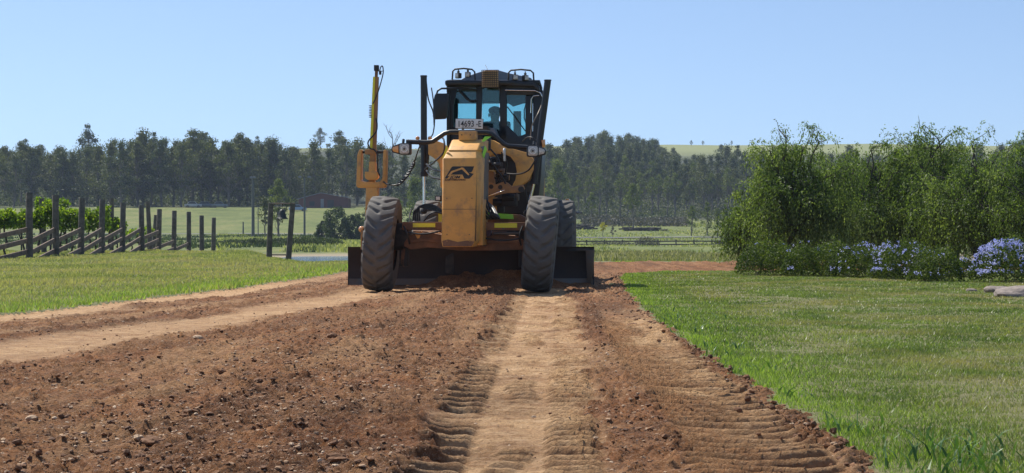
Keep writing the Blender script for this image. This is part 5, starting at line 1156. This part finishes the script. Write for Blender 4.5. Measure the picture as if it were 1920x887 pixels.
bar([A(951, 200, yc-.05), A(985, 246, yc-.05)], .009, 'wiper', M['blackm'], cab, 6); bar([A(986, 196, yc+.3), A(983, 206, yc+.3), A(983, 222, yc+.3), A(986, 230, yc+.3)], .012, 'inner_rail', M['blackm'], cab, 6)
bar([A(908, 166, yc+.1), A(905, 185, yc+.1), A(906, 196, yc+.1)], .008, 'inner_cable', M['hose'], cab, 6); bar([A(898, 168, yc-.08), A(922, 150, yc-.08)], .007, 'wiper', M['blackm'], cab, 6)
# seat and steering column
q = A(928, 240, yc+1.0); mb = MB(); mb.box((q.x, yc+1.0, 2.08), (.50, .5, .14)); mb.box((q.x, yc+1.26, 2.40), (.46, .14, .6)); mb.build('seat', M['blackm'], cab, bevel=.04)
mb = MB(); mb.tube([(q.x-.02, yc+.35, 1.6), (q.x-.02, yc+.52, 2.22)], .05, 10); mb.build('steering_column', M['blackm'], cab)
mb = MB(); pts = [Vector((q.x-.02+math.cos(t_)*.19, yc+.52+math.sin(t_)*.14, 2.25+math.sin(t_)*.10)) for t_ in np.linspace(0, 6.2832, 25)]; mb.tube(pts, .014, 6, cap=False); mb.build('steering_wheel', M['black'], cab)
# number plate
pl = poly([(854.5, 223), (905.5, 224), (905, 241.5), (854, 240.5)], yc-.62, .012, 'number_plate', M['white'], g, .004)
poly([(853.5, 222), (906.5, 223), (906, 242.5), (853, 241.5)], yc-.605, .01, 'plate_backing', M['black'], pl, .003)
text('14693', 857.5, 237.6, yc-.624, 11.2, M['black'], 'plate_number', pl, sx=.80, bold=.001); text('·', 892.2, 239.4, yc-.624, 12, M['black'], 'plate_number', pl, sx=1.0, bold=.002); text('E', 896.2, 237.8, yc-.624, 11.2, M['black'], 'plate_number', pl, sx=.80, bold=.001)
text('NEW SOUTH WALES', 866, 240.4, yc-.624, 1.4, M['blackm'], 'plate_lettering', pl, sx=1.0)
bar([A(868, 242, yc-.58), A(868, 250, yc-.45), A(870, 262, 1.6)], .02, 'plate_stay', M['black']); bar([A(893, 242, yc-.58), A(893, 252, yc-.45), A(893, 262, 1.6)], .02, 'plate_stay', M['black'])
poly([(895, 236), (915, 236), (916, 243), (895, 243)], yc-.5, .3, 'dash_cover', M['blackm'], cab, .01)
poly([(905, 244), (912, 239), (926, 240), (934, 258), (928, 256), (908, 249)], yc-.35, .3, 'windscreen_base', M['grey'], cab, .01)
# --- engine hood and rear frame behind the cab
mb = MB(); hx = (xl_+xr_)/2-.1; mb.box((hx, 6.0, 1.75), (.95, 3.1, 1.25)); mb.build('engine_hood', M['yellow'], g, bevel=.08)
mb = MB(); mb.box((hx-.05, 5.6, .95), (1.0, 4.0, .4)); mb.build('rear_frame', M['blackm'], g, bevel=.04)
mb = MB(); mb.tube([(hx+.2, 5.4, 2.3), (hx+.2, 5.4, 2.95)], .07, 14); mb.build('exhaust_stack', M['blackm'], g)
for s, px in ((-1, 818), (1, 1030)):
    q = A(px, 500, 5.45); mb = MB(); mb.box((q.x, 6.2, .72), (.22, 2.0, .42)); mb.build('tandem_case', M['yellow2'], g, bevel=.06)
poly([(1060, 375), (1062, 373), (1067, 373), (1070, 377), (1070, 398), (1060, 398)], 5.9, .08, 'side_marker', M['amber'], g, .01)
poly([(1045, 395), (1072, 395), (1074, 399), (1045, 399)], 5.2, 2.2, 'mudguard', M['blackm'], g, .008)
# --- circle and moldboard
mb = MB(); pts = [Vector((.15+math.cos(t_)*.72, 2.0+math.sin(t_)*.72, .66)) for t_ in np.linspace(0, 6.2832, 49)]; mb.tube(pts, .06, 8, cap=False); mb.build('circle', M['blackm'], g)
bl = A(656, 500, 1.75); br = A(1110, 500, 2.35)
bx = Vector((br.x-bl.x, br.y-bl.y, 0)); bxn = bx.normalized(); fw = Vector((bxn.y, -bxn.x, 0))
prof = []
for i in range(13):
    t_ = i/12; a_ = -1.0+2.05*t_; prof.append((.13*(1-math.cos(a_))*1.0+.02, .02+.60*t_))
blade_z0 = .0
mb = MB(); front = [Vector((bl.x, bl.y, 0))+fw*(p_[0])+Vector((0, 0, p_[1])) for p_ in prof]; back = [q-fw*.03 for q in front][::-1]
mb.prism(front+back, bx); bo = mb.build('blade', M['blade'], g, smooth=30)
mb = MB(); e_ = [front[0]+fw*.014, front[0]-fw*.01, front[2]-fw*.012, front[2]+fw*.018]; mb.prism([p+bxn*-.01 for p in e_], bx+bxn*.02); mb.build('cutting_edge', M['steel'], bo)
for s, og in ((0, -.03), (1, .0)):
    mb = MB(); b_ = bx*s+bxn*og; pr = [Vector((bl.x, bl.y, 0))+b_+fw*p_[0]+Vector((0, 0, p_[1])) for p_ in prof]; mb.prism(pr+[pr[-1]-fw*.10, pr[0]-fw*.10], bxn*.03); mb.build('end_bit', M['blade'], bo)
poly([(1098, 470), (1115, 469), (1109, 532), (1101, 528)], 2.16, .03, 'end_plate', M['steel'], bo, .006)
poly([(1045, 466), (1112, 466), (1114, 471), (1045, 471)], 2.22, .16, 'blade_top_rib', M['blackm'], bo, .01)
mb = MB(); mb.box((.15, 2.35, .55), (1.7, .14, .22)); mb.box((-.45, 2.2, .45), (.14, .5, .5)); mb.box((.75, 2.2, .45), (.14, .5, .5)); mb.build('blade_carrier', M['blackm'], g, bevel=.02)
# --- laser mast standing on the blade's left end
yM = 1.6; mast = empty('laser_mast', (0, 0, 0)); mast.parent = g
poly([(686, 352), (708, 352), (705, 470), (683, 470)], yM, .16, 'mast_base', M['yellow'], mast, .008)
poly([(668, 349), (668, 340), (670, 290), (674, 280), (678, 281), (677, 292), (676, 338), (682, 341), (712, 341), (717, 334), (718, 292), (719, 281), (724, 281), (724, 290), (722, 349), (719, 352), (671, 352)], yM, .20, 'mast_yoke', M['yellow'], mast, .008)
bar([A(673, 285, yM+.1), A(722, 285, yM+.1)], .024, 'yoke_shaft', M['blackm'], mast); poly([(684, 280), (705, 280), (705, 289), (684, 289)], yM, .16, 'shaft_collar', M['yellow2'], mast, .008)
def pp4(x0t, x1t, yt, x0b, x1b, yb_): return [(x0t, yt), (x1t, yt), (x1b, yb_), (x0b, yb_)]
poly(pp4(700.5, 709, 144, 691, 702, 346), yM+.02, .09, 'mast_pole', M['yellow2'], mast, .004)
poly(pp4(699.5, 703.5, 144, 693, 698, 280), yM+.005, .012, 'reflective_stripe', M['fluoy'], mast, 0)
poly([(692, 303), (703, 303), (704, 330), (691, 330)], yM-.03, .14, 'pole_sleeve', M['yellow'], mast, .006); poly([(684, 322), (708, 322), (708, 333), (704, 337), (688, 337), (684, 333)], yM-.05, .16, 'pole_clamp', M['yellow'], mast, .008)
poly([(701, 122), (709.5, 122), (709.5, 133), (701, 133)], yM+.02, .08, 'laser_head', M['blackm'], mast, .006); poly([(703, 133), (708, 133), (707.5, 144), (702.5, 144)], yM+.03, .05, 'head_stem', M['rust'], mast, .003)
bar([A(709, 133.5, yM+.05), A(718, 133.5, yM+.05)], .006, 'sensor_arm', M['blackm'], mast, 6); poly([(710.5, 133), (714.5, 133), (714.5, 140), (710.5, 140)], yM+.03, .04, 'sensor', M['blackm'], mast, .003)
bar([A(*p, yM-.02) for p in ((712, 134), (714, 126), (717, 124), (718.5, 130), (718, 140), (712, 163), (706, 180), (699, 195))], .009, 'mast_cable', M['hose'], mast, 6, n=5)
pts = []
for i in range(120):
    t_ = i/119; p = A(695.5, 197+t_*24, yM+.03); a_ = t_*2*math.pi*8; pts.append(p+Vector((math.cos(a_)*.03, math.sin(a_)*.03, 0)))
bar(pts, .005, 'coiled_cable', M['hose'], mast, 5)
bar([A(*p, yM-.03) for p in ((705, 222), (707, 232), (706, 245), (700, 254), (692, 263), (690, 270), (694, 278), (702, 281), (708, 292), (708, 315), (712, 330))], .012, 'mast_cable', M['hose'], mast, 7, n=5)
pts = []
base = spline([A(719, 341, yM), A(728, 346, 1.3), A(745, 346, 1.2), (A(760, 333, 1.1)), A(773, 312, .9), A(778, 300, .6)], 30)
for i, p in enumerate(base): a_ = i*.9; k_ = 1 if 60 < i < 140 else 0; pts.append(p+Vector((math.cos(a_), math.sin(a_), math.sin(a_))).normalized()*.022*k_)
bar(pts, .013, 'coiled_hose', M['hose'], g, 6); bar([A(778, 300, .6), A(783, 285, .4), A(788, 272, .2)], .010, 'coiled_hose', M['hose'])
poly([(676, 432), (684, 430), (686, 470), (676, 468)], yM-.05, .2, 'mast_foot', M['yellow2'], mast, .01)
mb = MB(); q = A(678, 430, yM); mb.sphere(q, (.05, .05, .05), 10, 8); mb.build('foot_pivot', M['amber'], mast)
tag(g, 'large dusty yellow road grader with black cab coming head-on along the graded dirt road', 'road grader')
# --- driver
def person():
    q = A(928, 216, yc+.95); hx_, hy_, hz_ = q.x, yc+.95, q.z
    sc = 1.0; bm = bmesh.new(); lay = bm.verts.layers.skin.verify(); vs = {}
    J = dict(pelvis=((0, .08, -.66), .15), waist=((0, .09, -.48), .145), chest=((0, .07, -.28), .165), upper=((0, .05, -.17), .12), neck=((0, .02, -.10), .062), chin=((0, -.012, -.055), .075), head=((0, -.005, .02), .098), crown=((0, .01, .085), .085),
             sl=((-.19, .06, -.19), .072), el=((-.26, -.06, -.43), .050), wl=((-.12, -.30, -.44), .034), hl=((-.10, -.36, -.42), .032), sr=((.19, .06, -.19), .072), er=((.26, -.06, -.43), .050), wr=((.10, -.30, -.44), .034), hr=((.07, -.36, -.42), .032),
             tl=((-.12, .0, -.68), .10), kl=((-.15, -.40, -.64), .068), al=((-.15, -.50, -1.02), .048), fl=((-.15, -.62, -1.06), .042), tr=((.12, .0, -.68), .10), kr=((.15, -.40, -.64), .068), ar=((.15, -.50, -1.02), .048), fr=((.15, -.62, -1.06), .042))
    E = [('pelvis', 'waist'), ('waist', 'chest'), ('chest', 'upper'), ('upper', 'neck'), ('neck', 'chin'), ('chin', 'head'), ('head', 'crown'), ('upper', 'sl'), ('sl', 'el'), ('el', 'wl'), ('wl', 'hl'), ('upper', 'sr'), ('sr', 'er'), ('er', 'wr'), ('wr', 'hr'),
         ('pelvis', 'tl'), ('tl', 'kl'), ('kl', 'al'), ('al', 'fl'), ('pelvis', 'tr'), ('tr', 'kr'), ('kr', 'ar'), ('ar', 'fr')]
    for s, h in ((-1, 'hl'), (1, 'hr')):
        hp = Vector(J[h][0])
        for i in range(4):
            x0 = (i-1.5)*.019; a, b = h+'f%da' % i, h+'f%db' % i; ln = (.034, .040, .038, .030)[i]
            J[a] = (tuple(hp+Vector((x0, -ln, -.004))), .0095); J[b] = (tuple(hp+Vector((x0, -ln-.012, -.032))), .0085); E += [(h, a), (a, b)]
        J[h+'ta'] = (tuple(hp+Vector((-s*.030, -.012, .0))), .011); J[h+'tb'] = (tuple(hp+Vector((-s*.036, -.036, -.012))), .009); E += [(h, h+'ta'), (h+'ta', h+'tb')]
    for k, (c, r_) in J.items(): vs[k] = bm.verts.new(c); vs[k][lay].radius = (r_, r_)
    vs['pelvis'][lay].use_root = True
    for a, b in E: bm.edges.new((vs[a], vs[b]))
    me = bpy.data.meshes.new('person'); bm.to_mesh(me); bm.free(); t_ = bpy.data.objects.new('tmp', me); S.collection.objects.link(t_)
    t_.modifiers.new('s', 'SKIN'); sb = t_.modifiers.new('u', 'SUBSURF'); sb.levels = 2; sb.render_levels = 2
    dg = bpy.context.evaluated_depsgraph_get(); m = bpy.data.meshes.new_from_object(t_.evaluated_get(dg)); bpy.data.objects.remove(t_)
    for v_ in m.vertices:      # nose, brow, mouth
        c = v_.co
        if c.y < -.03 and abs(c.x) < .05 and -.09 < c.z < .1:
            c.y -= .028*math.exp(-(c.x/.014)**2-((c.z+.005)/.022)**2)-.012*(math.exp(-((abs(c.x)-.032)/.015)**2-((c.z-.02)/.014)**2))+.006*math.exp(-(c.x/.025)**2-((c.z+.045)/.008)**2)
    m.materials.clear(); m.materials.append(M['shirt']); m.materials.append(M['skin'])
    for p_ in m.polygons:
        c = p_.center; p_.material_index = 1 if (c.z > -.115 or (c.y < -.16 and c.z > -.52 and c.z < -.36)) else 0; p_.use_smooth = True
    loc = GM @ Vector((hx_, hy_, hz_)); o = mobj('person', m, None, loc, (0, 0, -YAW+.15)); tag(o, 'seated driver in dark clothes and peaked cap at the wheel inside the grader cab', 'person')
    for s in (-1, 1): mb = MB(); mb.sphere((s*.098, .005, .0), (.014, .024, .034), 8, 6); mb.build('ear', M['skin'], o)
    for s in (-1, 1): mb = MB(); mb.sphere((s*.034, -.088, .018), (.026, .012, .018), 8, 6); mb.build('sunglass_lens', M['black'], o)
    mb = MB(); mb.sphere((0, .008, .075), (.108, .115, .075), 16, 10); mb.prism([(-.085, -.075, .062), (-.06, -.165, .050), (0, -.185, .048), (.06, -.165, .050), (.085, -.075, .062)], (0, 0, .012)); mb.build('cap', M['cap'], o)
person()
# dark soil rolled up before the blade
yy = np.linspace(0, 1, 60); xx = np.linspace(0, 1, 260); U_, V_ = np.meshgrid(xx, yy); a0 = Vector((bl.x, bl.y, 0)); wp = []
Wx = bl.x+bx.x*(U_*1.02+.0); Wy = bl.y+bx.y*U_+(.02-V_*.48)
hgt = (1-V_)**1.2*(.05+.24*sst(.22, .5, U_)*(1-.75*sst(.66, .9, U_)))*(1+.45*fbm(U_*4, V_, .3, 4, 55))*sst(0, .1, U_)*(1-sst(.97, 1, U_))*sst(0, .06, V_)
vw = np.stack([Wx, Wy, hgt+.012*fbm(U_*4, V_, .05, 3, 56)-.03], -1).reshape(-1, 3); rot = np.array(GM.to_3x3()); vw = vw @ rot.T+np.array(GM.translation)
i = np.arange(60*260).reshape(60, 260); f_ = np.stack([i[:-1, :-1], i[:-1, 1:], i[1:, 1:], i[1:, :-1]], -1).reshape(-1, 4)
tag(mobj('soil_windrow', npmesh('soil_windrow', vw, f_, MD, True, {'pale': np.zeros(len(vw))})), 'soil rolled up in front of the grader blade', 'soil', kind='stuff')
n = 2600; u = rng.random(n); w_ = rng.normal(.1, .3, n); xs_ = bl.x+bx.x*u*1.06; ys_ = bl.y+bx.y*u-.45+w_; pt = np.stack([xs_, ys_, 0*u], -1) @ rot.T+np.array(GM.translation)
